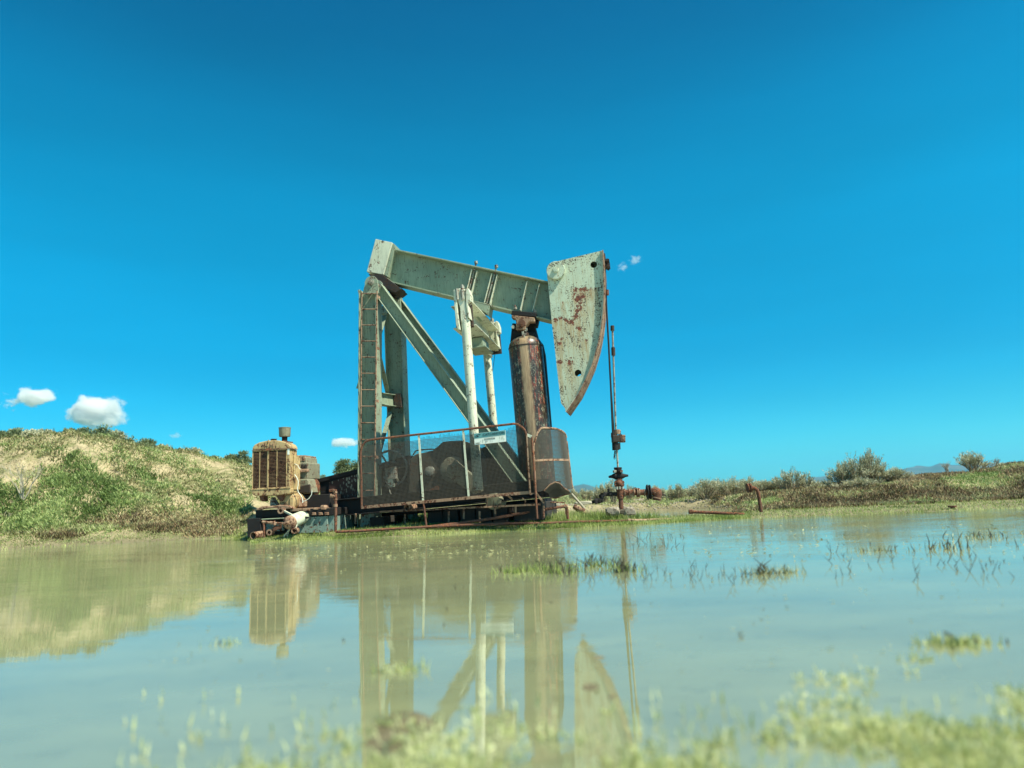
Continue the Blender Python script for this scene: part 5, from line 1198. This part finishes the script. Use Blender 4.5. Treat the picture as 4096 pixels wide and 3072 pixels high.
def shore_grass():
    P, D, L, Wd, T = [], [], [], [], []
    def blade(x, y, z, h, wd, lean, t):
        a = rnd.random() * 6.283; P.append((x, y, z - .01)); D.append((math.cos(a) * lean, math.sin(a) * lean, 1)); L.append(h); Wd.append(wd); T.extend([t] * 4)
    for _ in range(30000):               # strip between machines and water, and the spit towards the wellhead
        px = rnd.uniform(480, 1620); b = bear(px); d0 = float(np.interp(b, CB, CK[:, 0, 0])); d = d0 + abs(rnd.gauss(0, .45)) - .08 if rnd.random() < .75 else d0 + rnd.uniform(0, 2.2)
        x, y = b * d, d; z = ground(x, y, False)
        if z < -.02: continue
        v = noise.noise((x * 1.7, y * 1.7, 1))
        if v < -.6: continue
        hh = .045 if px < 1120 else .06
        if 1130 < px < 1420 and d > d0 + .5: hh = .13
        blade(x, y, z, hh * rnd.uniform(.5, 1.5), rnd.uniform(.006, .011), rnd.uniform(.1, .7), min(max(.5 + v + rnd.gauss(0, .2), 0), 1))
    for _ in range(9000):                # right shore strip and left shore margin
        px = rnd.uniform(1560, 2290) if rnd.random() < .65 else rnd.uniform(-60, 540); b = bear(px); d0 = float(np.interp(b, CB, CK[:, 0, 0])); d = d0 + rnd.uniform(-.15, 2.6)
        x, y = b * d, d; z = ground(x, y, False)
        if z < -.03: continue
        v = noise.noise((x * 1.3, y * 1.3, 1)); blade(x, y, z, .05 * rnd.uniform(.5, 1.5), .011, rnd.uniform(.2, 1.0), min(max(.65 + v + rnd.gauss(0, .2), 0), 1))
    for _ in range(6000):                # patches of grass seen under and behind the skid
        x = rnd.uniform(-3.4, 2.0); y = rnd.uniform(13.0, 17.5); z = ground(x, y, False)
        if z < 0: continue
        blade(x, y, z, .14 * rnd.uniform(.5, 1.5), .016, rnd.uniform(.1, .6), min(max(.6 + rnd.gauss(0, .2), 0), 1))
    V, F = leaves(np.array(P), np.array(D, dtype=float), np.array(L), np.array(Wd), .3)
    np_mesh('shore_grass', V, F, 'grass', T, kind='stuff', label='short bright green grass along the water edge', cat='grass')
shore_grass()

def foreground():
    P, D, L, Wd, T = [], [], [], [], []
    cnt = 0
    for _ in range(9000):
        px, py = rnd.uniform(380, 2300), rnd.uniform(1440, 1800); g = on_level('P', px, py, 0)
        # denser to the lower right
        edge = float(np.interp(px, [380, 620, 900, 1150, 1500, 1750, 2000, 2212, 2300], [1690, 1600, 1590, 1640, 1590, 1540, 1530, 1480, 1470]))
        pr = min(max((py - edge) / 75, 0.0), 1) * (.9 if px > 1250 else .50); v = noise.noise((g.x * 3.1, g.y * 3.1, 5))
        if rnd.random() > pr * (.25 + .75 * min(max(v * 2.2 + .45, 0), 1)) * .62 + max(v, 0) * .18 * (py > edge - 80) or v < -.35: continue
        z = max(ground(g.x, g.y, False), -.004); n = rnd.randint(8, 14); s = rnd.uniform(.7, 1.25)
        for k in range(n):
            a = rnd.random() * 6.283; t = min(max(.55 + v * .5 + rnd.gauss(0, .22), 0), 1); r_ = .018 * rnd.random() * s
            P.append((g.x + r_ * math.cos(a), g.y + r_ * math.sin(a), z + .008 * rnd.random())); D.append((math.cos(a), math.sin(a), rnd.uniform(.25, 1.3)))
            if k % 3 == 0: D[-1] = (D[-1][0] * .35, D[-1][1] * .35, 1.0); L.append(rnd.uniform(.014, .034) * s); Wd.append(rnd.uniform(.003, .005) * s)
            else: L.append(rnd.uniform(.010, .024) * s); Wd.append(rnd.uniform(.004, .009) * s)
            T.extend([t] * 4)
    V, F = leaves(np.array(P), np.array(D), np.array(L), np.array(Wd), .6)
    np_mesh('foreground_weeds', V, F, 'weed', T, kind='stuff', label='bright green low weeds on the mud at the near edge', cat='weeds')
    # broad blades and white flecks standing above them
    P, D, L, Wd, T = [], [], [], [], []
    for _ in range(420):
        px, py = rnd.uniform(250, 2212), rnd.uniform(1500, 1720); g = on_level('P', px, py, 0)
        if rnd.random() < .5 and px < 1300: continue
        P.append((g.x, g.y, -.005)); D.append((rnd.uniform(-.35, .35), rnd.uniform(-.3, .3), 1)); L.append(rnd.uniform(.02, .055)); Wd.append(rnd.uniform(.004, .010)); T.extend([rnd.uniform(.5, 1)] * 4)
    V, F = leaves(np.array(P), np.array(D), np.array(L), np.array(Wd), .4)
    np_mesh('foreground_blades', V, F, 'weed', T, kind='stuff', label='single pale green blades standing in the shallow near water', cat='grass')
foreground()

def tuft(px, py, spread_px, n, h, mat, label, flat=.5, group=None, cat='grass tuft', wd=.006, twigs=0):
    c = on_level('P', px, py, 0); c.z = 0; sx_ = (on_level('P', px + spread_px, py, 0) - c).length
    P, D, L, Wd, T = [], [], [], [], []
    for _ in range(n):
        x, y = rnd.gauss(0, sx_ * .75), rnd.gauss(0, sx_ * .75 * flat); P.append((x, y, -.02)); D.append((rnd.gauss(0, .35), rnd.gauss(0, .25), 1)); L.append(h * rnd.uniform(.35, 1.25) + .02); Wd.append(wd * rnd.uniform(.6, 1.3)); T.extend([min(max(rnd.gauss(.5, .25), 0), 1)] * 4)
    V, F = leaves(np.array(P), np.array(D), np.array(L), np.array(Wd), .35)
    root = empty('grass_tuft' if cat == 'grass tuft' else 'weed_clump', loc=c, label=label, cat=cat, group=group)
    np_mesh('blades', V, F, mat, T, parent=root)
    if twigs:
        m = MB()
        for _ in range(twigs):
            x, y = rnd.gauss(0, sx_ * .6), rnd.gauss(0, sx_ * .5 * flat); dx, dz = rnd.gauss(0, .3), rnd.uniform(.6, 1.2); hh = h * rnd.uniform(.7, 1.5)
            p0 = Vector((x, y, -.02)); p1 = p0 + Vector((dx * hh * .5, 0, dz * hh * .6)); p2 = p1 + Vector((rnd.gauss(0, .3) * hh, rnd.gauss(0, .1) * hh, hh * .5)); m.tube([p0, p1, p2], [.005, .004, .0015], 4, False)
            if rnd.random() < .5: m.tube([p1, p1 + Vector((-dx * hh * .6 + .01, 0, hh * .35))], [.0035, .0012], 4, False)
        me = m.build('stems', 'twig_dark', root)
GR = 'grass tufts in the pond'
tuft(1115, 1237, 30, 110, .07, 'grass', 'sparse green grass tuft, left end of the row in front of the corner guard', .8, GR, twigs=5)
tuft(1165, 1232, 40, 120, .085, 'grass', 'dense green grass tuft in the pond below the corner guard', .9, GR, twigs=4)
tuft(1215, 1238, 38, 90, .09, 'grass', 'grass tuft full of dark twigs, right of the dense one', .9, GR, twigs=24)
tuft(1290, 1222, 40, 90, .08, 'grass', 'thin grass tuft in the pond just left of the reflection of the wellhead', .9, GR, twigs=24)
tuft(1345, 1235, 24, 60, .08, 'grass', 'small dark twiggy tuft in the pond at the wellhead reflection', .8, GR, twigs=24)
tuft(1655, 1240, 30, 75, .07, 'drygrass', 'pale round grass tuft in the pond below the bent vent pipe', .6, GR, twigs=10)
tuft(1700, 1238, 20, 60, .06, 'drygrass', 'faint thin pale tuft right beside the pale round one', .6, GR)
tuft(1890, 1190, 44, 70, .05, 'drygrass', 'long low pale tuft in the water near the right shore', .6, GR, twigs=6)
tuft(2050, 1185, 44, 60, .08, 'drygrass', 'pale tuft in the water near the right edge of the pond', .9, GR, twigs=12)
tuft(2120, 1160, 66, 80, .07, 'drygrass', 'wide pale tuft at the far right edge of the pond', .7, GR, twigs=8)
tuft(835, 1452, 28, 34, .045, 'weed', 'light green tuft standing in the reflection of the ladder post', .8, GR)
tuft(895, 1448, 20, 40, .045, 'weed', 'small light green tuft in the reflection of the rear post', .8, GR)
tuft(485, 1392, 24, 22, .035, 'weed', 'tiny green tuft in the water below the reflection of the engine', .5, GR, twigs=1)
tuft(2065, 1392, 66, 170, .035, 'weed', 'long leafy green weed clump in the near water at the right', .42, None, 'weed clump', .010, twigs=5)
tuft(1990, 1425, 34, 36, .022, 'weed', 'small leafy weed patch left of the long weed clump', .5, None, 'weed clump', .009)
tuft(1010, 1655, 50, 60, .03, 'weed', 'blurred green weed clump close to the lens below the pitman reflection', .5, None, 'weed clump', .008)
tuft(720, 1590, 44, 45, .028, 'weed', 'blurred pale weed clump close to the lens left of the reflections', .5, None, 'weed clump', .008)
def stems():
    m = MB(); P, D, L, Wd, T = [], [], [], [], []
    def st(px, py, h):
        p = on_level('P', px, py, 0); p.z = -.02; h *= .55; dx = rnd.gauss(0, .45); q = p + Vector((dx * h * .6, 0, h * .6)); e = q + Vector(((dx * .5 + rnd.gauss(0, .10)) * h, 0, h * .5))
        m.tube([p, q, e], [.003 * p.y / 8 + .0008, .0024 * p.y / 8 + .0006, .0006], 4, False)
        if rnd.random() < .35: m.tube([q, q + Vector((-math.copysign(h * .3, dx), 0, h * .35))], [.0025, .001], 4, False)
    for _ in range(62): px = rnd.uniform(1260, 1700); st(px, 1248 + rnd.gauss(0, 9), rnd.uniform(.06, .17))
    for _ in range(30): st(rnd.uniform(1350, 1480), rnd.uniform(1155, 1190), rnd.uniform(.08, .20))
    for _ in range(48): st(rnd.uniform(1780, 2230), rnd.uniform(1165, 1265), rnd.uniform(.06, .18))
    for px, py, h in ((1795, 1190, .15), (1985, 1250, .2), (2090, 1235, .18), (1620, 1240, .12), (742, 1385, .06), (700, 1372, .03), (965, 1322, .09), (958, 1352, .06), (982, 1275, .10), (972, 1330, .04), (461, 1378, .045), (424, 1540, .03), (348, 1585, .045), (1000, 1365, .03)):
        st(px, py, h)
    for _ in range(70): st(rnd.uniform(760, 1700), rnd.uniform(1175, 1380), rnd.uniform(.02, .07))
    for _ in range(26): st(rnd.uniform(1080, 1250), rnd.uniform(1215, 1255), rnd.uniform(.05, .14))
    for _ in range(60): st(rnd.uniform(100, 2200), rnd.uniform(1380, 1560), rnd.uniform(.012, .03))
    m.build('water_stems', 'twig_dark', None, kind='stuff', label='thin dark stems poking out of the pond', cat='stems')
    n = 900
    for _ in range(n):                  # floating bits and fine grass
        r_ = rnd.random(); px, py = (rnd.uniform(560, 1250), rnd.uniform(1165, 1205)) if r_ < .45 else ((rnd.uniform(1500, 2212), rnd.uniform(1130, 1210)) if r_ < .7 else (rnd.uniform(300, 2212), rnd.uniform(1180, 1500)))
        p = on_level('P', px, py, .004); P.append(tuple(p)); D.append((rnd.gauss(0, 1), rnd.gauss(0, .3), abs(rnd.gauss(0, .25)))); L.append(rnd.uniform(.01, .07) * min(p.y / 8, 1)); Wd.append(rnd.uniform(.004, .014) * min(p.y / 8, 1)); T.extend([rnd.random()] * 4)
    V, F = leaves(np.array(P), np.array(D), np.array(L), np.array(Wd)); np_mesh('floating_litter', V, F, 'drygrass', T, kind='stuff', label='bits of straw and leaf floating on the pond', cat='litter')
stems()

def shrub(px, ytop, wpx, depth, style, label, zl='P', group=None, dens=1.0, name='shrub'):
    sc = .54 * 1 if zl == 'P' else .54
    ox, oy, s = Z[zl]; X = (ox + px / s) * .54; YT = (oy + ytop / s) * .54; WP = wpx / s * .54
    top = at_depth('P', X, YT, depth); b = top.x / depth; z0 = ground(top.x, depth, False); h = max(top.z - z0, .12); wr = WP / 810 / 2 * depth * (1500 / 1500) * .54
    wr = (at_depth('P', X + WP / 2, YT, depth) - at_depth('P', X - WP / 2, YT, depth)).length / 2
    sway = (X - 1106) * .0
    root = empty(name, loc=(top.x, depth, z0 - .03), label=label, cat='shrub', group=group)
    m = MB(); P, D, L, Wd, T = [], [], [], [], []
    if style == 'broom':
        wr *= 1.85; nm = max(11, int(18 * dens))
        for i in range(nm):
            a = rnd.uniform(-1, 1); fx = a * wr * rnd.uniform(.75, 1.0); fy = rnd.gauss(0, wr * .35); hh = h * (1 - .35 * abs(a) ** 1.5) * rnd.uniform(.50, 1.0) * (1.12 if i % 6 == 0 else 1)
            p0 = Vector((fx * .08, fy * .08, 0)); p1 = Vector((fx * .45, fy * .5, hh * rnd.uniform(.30, .45))); p2 = Vector((fx * .85, fy, hh * .72)); r0 = .010 + .012 * h
            m.tube([p0, p1, p2], [r0, r0 * .6, r0 * .28], 5, False)
            for k in range(int(9 * dens)):
                t = rnd.uniform(.15, 1); q = p1.lerp(p2, t) if t > .3 else p0.lerp(p1, .4 + t * 2)
                e = q + Vector((rnd.gauss(fx * .16, wr * .13), rnd.gauss(0, wr * .12), (hh - q.z) * rnd.uniform(.5, 1.05) + h * .05))
                m.tube([q, q.lerp(e, .5) + Vector((rnd.gauss(0, .02), 0, 0)), e], [r0 * .28, r0 * .18, r0 * .08], 3, False)
                for j in range(int(8 * dens)):
                    f = rnd.uniform(.3, 1.0); c = q.lerp(e, f) + Vector((rnd.gauss(0, .018), rnd.gauss(0, .018), rnd.gauss(0, .02)))
                    P.append(tuple(c)); d = (e - q).normalized(); D.append((d.x + rnd.gauss(0, .35), d.y + rnd.gauss(0, .35), d.z + .3)); L.append(rnd.uniform(.04, .085) * (.6 + .4 * h)); Wd.append(rnd.uniform(.009, .018)); T.extend([min(max(.55 + .25 * math.sin(i * 2.1) + rnd.gauss(0, .2), 0), 1)] * 4)
        mat, tw = 'leaf_pale', 'twig'
    elif style == 'bare':
        def grow(p, d, l, r, n):
            e = p + d * l; mid_ = p.lerp(e, .5) + Vector((rnd.gauss(0, .05), rnd.gauss(0, .05), rnd.gauss(0, .03))) * l; m.tube([p, mid_, e], [r, r * .8, r * .55], 5, False)
            if n:
                for _ in range(rnd.randint(2, 3)): grow(p.lerp(e, rnd.uniform(.45, 1)), (d + Vector((rnd.gauss(0, .42), rnd.gauss(0, .3), rnd.gauss(.08, .25)))).normalized(), l * rnd.uniform(.55, .8), r * .55, n - 1)
        for i in range(5):
            a = -1 + 2 * i / 4; grow(Vector((0, 0, 0)), Vector((a * wr / h * .9, rnd.gauss(0, .2), 1)).normalized(), h * .45, .013, 4)
        m.build('branches', 'twig_grey', root); return
    else:
        # rounded leafy bush: clumps on branch ends
        wr *= 1.15; nb = int(21 * dens)
        for i in range(nb):
            a = rnd.random() * 6.283; el_ = rnd.uniform(.05, 1.5); rr = rnd.uniform(.55, 1.0)
            e = Vector((math.cos(a) * math.cos(el_) * wr * rr, math.sin(a) * math.cos(el_) * wr * .7 * rr, h * (.12 + .80 * math.sin(el_) * rr)))
            m.tube([(0, 0, 0), (e.x * .35, e.y * .35, e.z * .5), e], [.018, .011, .004], 4, False)
            tn = rnd.uniform(.25, .75); cr = .22 * min(wr, h) + .06
            for j in range(int(75 * dens)):
                o = Vector((rnd.gauss(0, 1), rnd.gauss(0, 1), rnd.gauss(0, 1))); o = o / (o.length + .01) * cr * rnd.random() ** .5
                c = e + Vector((o.x * 1.2, o.y, o.z * .8)); c.z = max(c.z, .01)
                P.append(tuple(c)); D.append((o.x / cr + rnd.gauss(0, .5), o.y / cr + rnd.gauss(0, .5), o.z / cr + .4)); L.append(rnd.uniform(.045, .085)); Wd.append(rnd.uniform(.018, .034)); T.extend([min(max(tn + rnd.gauss(0, .18), 0), 1)] * 4)
        mat, tw = ('leaf_dark' if style == 'round' else 'leaf_pale'), 'twig_dark'
    m.build('branches', tw, root); V, F = leaves(np.array(P), np.array(D), np.array(L), np.array(Wd)); np_mesh('foliage', V, F, mat, T, parent=root)
GL = 'shrubs along the crest of the left bank'
for px, yt, wp_, d, st_, lb in ((20, 175, 150, 16.5, 'round', 'dark leafy shrub at the very left end of the bank crest'), (140, 130, 130, 17.0, 'round', 'small dark shrub rising above the left end of the bank crest'),
        (270, 158, 130, 16.8, 'pale', 'pale grey green bush on the left part of the bank crest'), (395, 145, 130, 17.0, 'pale', 'pale feathery bush beside the first pale bush on the crest'), (620, 150, 130, 17.2, 'round', 'low dark shrub on the crest under the left edge of the large cloud'),
        (735, 140, 130, 17.4, 'round', 'mid green shrub between the low dark shrub and the tallest one'), (915, 122, 200, 17.6, 'round', 'tallest round shrub on the crest below the cloud'), (1035, 165, 130, 17.8, 'pale', 'paler bush leaning on the right side of the tallest shrub'),
        (1140, 215, 90, 18.0, 'round', 'small shrub just right of the tallest shrub group'), (1285, 232, 130, 18.2, 'round', 'isolated round dark shrub right of the shrub group'), (1430, 296, 110, 18.3, 'pale', 'very low pale bush on the sloping crest'),
        (1718, 352, 80, 18.6, 'pale', 'tiny grassy bush where the crest drops'), (1890, 398, 110, 19.2, 'round', 'small dark shrub in the dip of the crest'), (2050, 362, 110, 19.6, 'round', 'dark shrub left of the engine radiator'), (2150, 335, 120, 19.6, 'round', 'taller shrub half hidden behind the radiator')):
    shrub(px, yt, wp_, d, st_, lb, 'G', GL, .95 if wp_ > 100 else .6)
shrub(1120, 540, 190, 22.5, 'round', 'large leafy bush behind the belt guard left of the ladder post', 'C', None, 1.7)
shrub(1230, 545, 120, 22.7, 'round', 'leafy bush partly hidden behind the ladder post', 'C', None, 1.2)
shrub(930, 700, 130, 26, 'round', 'tiny far shrub between engine and belt guard', 'C', None, .7)
shrub(235, 375, 330, 14.6, 'bare', 'bleached leafless shrub on the green slope at the left', 'G', None)
shrub(60, 850, 260, 14.2, 'bare', 'low bleached dead branches at the left edge near the shore', 'G', None)
shrub(330, 240, 170, 16.6, 'pale', 'brownish dry bush on the sandy face below the crest', 'G', None, .8)
GRR = 'feathery shrubs along the right bank'
for px, yt, wp_, d, lb in ((20, 395, 90, 23, 'small feathery shrub at the left end, just right of the flow line elbow'), (95, 380, 90, 22, 'second small feathery shrub from the flow line elbow'), (185, 325, 150, 20, 'round feathery shrub left of the vent pipe with twigs above it'), (255, 345, 110, 20.5, 'feathery shrub touching the right side of the round one'),
        (355, 325, 110, 19.5, 'feathery shrub left of the vent pipe flange'), (455, 325, 110, 19, 'feathery shrub directly behind the vent pipe flange'), (545, 350, 110, 19, 'feathery shrub directly right of the vent pipe'), (625, 330, 120, 19, 'third feathery shrub right of the vent pipe'),
        (690, 285, 90, 18.5, 'upright feathery shrub with two plumes'), (745, 250, 90, 18.5, 'narrow tall plume shrub in front of the mountain foot'), (830, 290, 60, 18.5, 'thin plume right of the narrow tall plume'), (885, 345, 90, 18.5, 'low dense shrub in front of the far green plain'), (965, 340, 80, 18.5, 'low shrub left of the largest shrub'),
        (1045, 235, 120, 18.5, 'left half of the big shrub clump, leaning left'), (1115, 198, 130, 18.5, 'broad topped shrub at the centre of the big clump'), (1215, 138, 110, 18.6, 'tallest feathery shrub on the right bank'), (1290, 240, 140, 18.5, 'spreading shrub right of the tallest one'), (1375, 262, 150, 18.4, 'low twiggy shrub at the right end of the big clump'),
        (1150, 330, 170, 17.8, 'low wide shrub at the foot of the big clump'), (1870, 155, 150, 19.0, 'fan shaped shrub standing alone on top of the right bank'), (2080, 237, 50, 18.6, 'left of two small twin shrubs near the right edge'), (2124, 243, 45, 18.6, 'right of two small twin shrubs near the right edge')):
    shrub(px, yt, wp_, d, 'broom', lb, 'H', GRR, 1.25 if wp_ > 105 else .85)
for px, yt, wp_, d, lb in ((130, 985, 90, 24, 'low shrub just right of the curved corner guard'), (270, 1000, 110, 23, 'low feathery shrub below the left mountain peak'), (370, 1020, 110, 23, 'low shrub between mountain peak and wellhead'), (480, 935, 100, 21, 'feathery shrub left of the wellhead'), (545, 898, 90, 21, 'taller feathery shrub left of the wellhead'), (650, 850, 130, 20.5, 'tall thin twiggy shrub directly behind the wellhead handle'),
        (875, 955, 90, 23, 'small feathery shrub right of the red valve'), (1150, 940, 90, 23, 'feathery shrub behind the flow line flange'), (1230, 955, 80, 23, 'small shrub above the flow line elbow'), (1300, 975, 80, 23, 'sparse shrub right of the flow line elbow'), (1420, 975, 110, 22, 'low spreading shrub right of the rod handle'), (1525, 925, 110, 22, 'feathery shrub with tall centre plume, right of the rod handle')):
    shrub(px, yt, wp_, d, 'broom', lb, 'F', GRR, .9)
for px, yt, lb in ((1713, 222, 'bare upright twig left of the fan shaped shrub'), (2030, 205, 'bare upright twig left of the twin shrubs')):
    shrub(px, yt, 26, 18.8, 'bare', lb, 'H', None)

# gravel on the bank behind the wellhead, pebbles
def gravel():
    V, F = [], []; T = []
    base = [Vector(v) for v in ((1, 0, 0), (-1, 0, 0), (0, 1, 0), (0, -1, 0), (0, 0, 1), (0, 0, -1))]; fc = [(0, 2, 4), (2, 1, 4), (1, 3, 4), (3, 0, 4), (2, 0, 5), (1, 2, 5), (3, 1, 5), (0, 3, 5)]
    for _ in range(5200):
        px = rnd.uniform(1130, 1600); b = bear(px); r_ = rnd.random(); d = rnd.uniform(17.5, 24) if r_ < .72 else rnd.uniform(12.6, 15.5)
        x, y = b * d, d; z = ground(x, y, False)
        if z < .02 or (d < 16 and not (1210 < px < 1420)): continue
        s = rnd.uniform(.012, .05) if d > 16 else rnd.uniform(.008, .028); sv = [s * rnd.uniform(.6, 1.3) for _ in range(3)]; a = rnd.random() * 3.14; o = len(V)
        for v in base:
            q = Vector((v.x * sv[0] * rnd.uniform(.7, 1.2), v.y * sv[1], v.z * sv[2] * .8)); V.append((x + q.x * math.cos(a) - q.y * math.sin(a), y + q.x * math.sin(a) + q.y * math.cos(a), z + q.z))
        F += [(f[0] + o, f[1] + o, f[2] + o) for f in fc]
    np_mesh('gravel', V, F, 'concrete', kind='stuff', label='loose gravel on the low bank behind the wellhead', cat='gravel')
gravel()

# ================================================================ clouds and air
def cloud(px, py, wpx, hpx, dist, puffs, label, dens=.02, soft=.28):
    c = at_depth('P', px, py, dist); k = dist / 1500; W2, H2 = wpx * k / 2, hpx * k / 2
    bm = bmesh.new(); bmesh.ops.create_icosphere(bm, subdivisions=4, radius=1)
    for v in bm.verts: v.co = Vector((v.co.x * W2 * 1.25, v.co.y * W2 * .7, v.co.z * H2 * 1.25))
    me = bpy.data.meshes.new('cloud'); bm.to_mesh(me); bm.free()
    mt = bpy.data.materials.new('cloud_vapour'); mt.use_nodes = True; t = mt.node_tree; t.nodes.clear(); n = t.nodes.new; l = t.links.new
    out_ = n('ShaderNodeOutputMaterial'); vol = n('ShaderNodeVolumePrincipled'); vol.inputs['Color'].default_value = (.98, .98, .97, 1); vol.inputs['Anisotropy'].default_value = .2
    l(vol.outputs[0], out_.inputs['Volume']); tc_ = n('ShaderNodeTexCoord'); mp = n('ShaderNodeMapping'); mp.inputs['Scale'].default_value = (1 / W2, 1 / (W2 * .6), 1 / H2); l(tc_.outputs['Object'], mp.inputs[0])
    ln = n('ShaderNodeVectorMath'); ln.operation = 'LENGTH'; l(mp.outputs[0], ln.inputs[0])
    no = n('ShaderNodeTexNoise'); no.inputs['Scale'].default_value = puffs; no.inputs['Detail'].default_value = 6; no.inputs['Roughness'].default_value = .6
    mp2 = n('ShaderNodeMapping'); mp2.inputs['Scale'].default_value = (1 / W2, 1 / W2, 1 / W2 * 1.3); mp2.inputs['Location'].default_value = (px * .13, 0, py * .07); l(tc_.outputs['Object'], mp2.inputs[0]); l(mp2.outputs[0], no.inputs['Vector'])
    a = n('ShaderNodeMath'); a.operation = 'MULTIPLY_ADD'; a.inputs[1].default_value = 2.6; a.inputs[2].default_value = -1.3 + .55; l(no.outputs[0], a.inputs[0])
    s = n('ShaderNodeMath'); s.operation = 'SUBTRACT'; l(a.outputs[0], s.inputs[0]); m2 = n('ShaderNodeMath'); m2.operation = 'MULTIPLY'; m2.inputs[1].default_value = 1.0; l(ln.outputs['Value'], m2.inputs[0]); l(m2.outputs[0], s.inputs[1])
    r_ = n('ShaderNodeMapRange'); r_.inputs[1].default_value = -.10; r_.inputs[2].default_value = -.10 + soft; r_.inputs[3].default_value = 0; r_.inputs[4].default_value = dens; l(s.outputs[0], r_.inputs[0]); l(r_.outputs[0], vol.inputs['Density'])
    me.materials.append(mt); o = bpy.data.objects.new('cloud', me); COL.objects.link(o); o.location = c; prop(o, label, 'cloud')
cloud(68, 860, 128, 60, 5000, 1.6, 'small white puffy cloud at the left edge of the sky', .05)
cloud(205, 896, 180, 100, 5000, 1.5, 'largest white cloud, above the shrubs on the left bank', .045)
cloud(380, 941, 40, 18, 5000, 1.6, 'tiny wisp of cloud right of the largest cloud', .010)
cloud(745, 956, 96, 34, 5000, 1.6, 'flat white cloud just left of the ladder post', .05)
cloud(1345, 577, 30, 26, 5000, 1.8, 'tiny ragged cloud wisp right of the horse head', .014)
cloud(1372, 562, 36, 30, 5000, 1.8, 'brighter tiny cloud wisp further right of the horse head', .014)

def haze():
    m = MB().box((-9500, -9500, -1.2), (9500, 6800, 230)); mt = bpy.data.materials.new('air'); mt.use_nodes = True; t = mt.node_tree; t.nodes.clear()
    o_ = t.nodes.new('ShaderNodeOutputMaterial'); v = t.nodes.new('ShaderNodeVolumePrincipled'); v.inputs['Color'].default_value = (.16, .62, 1, 1); v.inputs['Density'].default_value = 1.1e-4; v.inputs['Anisotropy'].default_value = .2
    t.links.new(v.outputs[0], o_.inputs['Volume']); o = m.build('haze', mt, None, kind='stuff', label='thin blue air haze over the whole place', cat='haze')
haze()
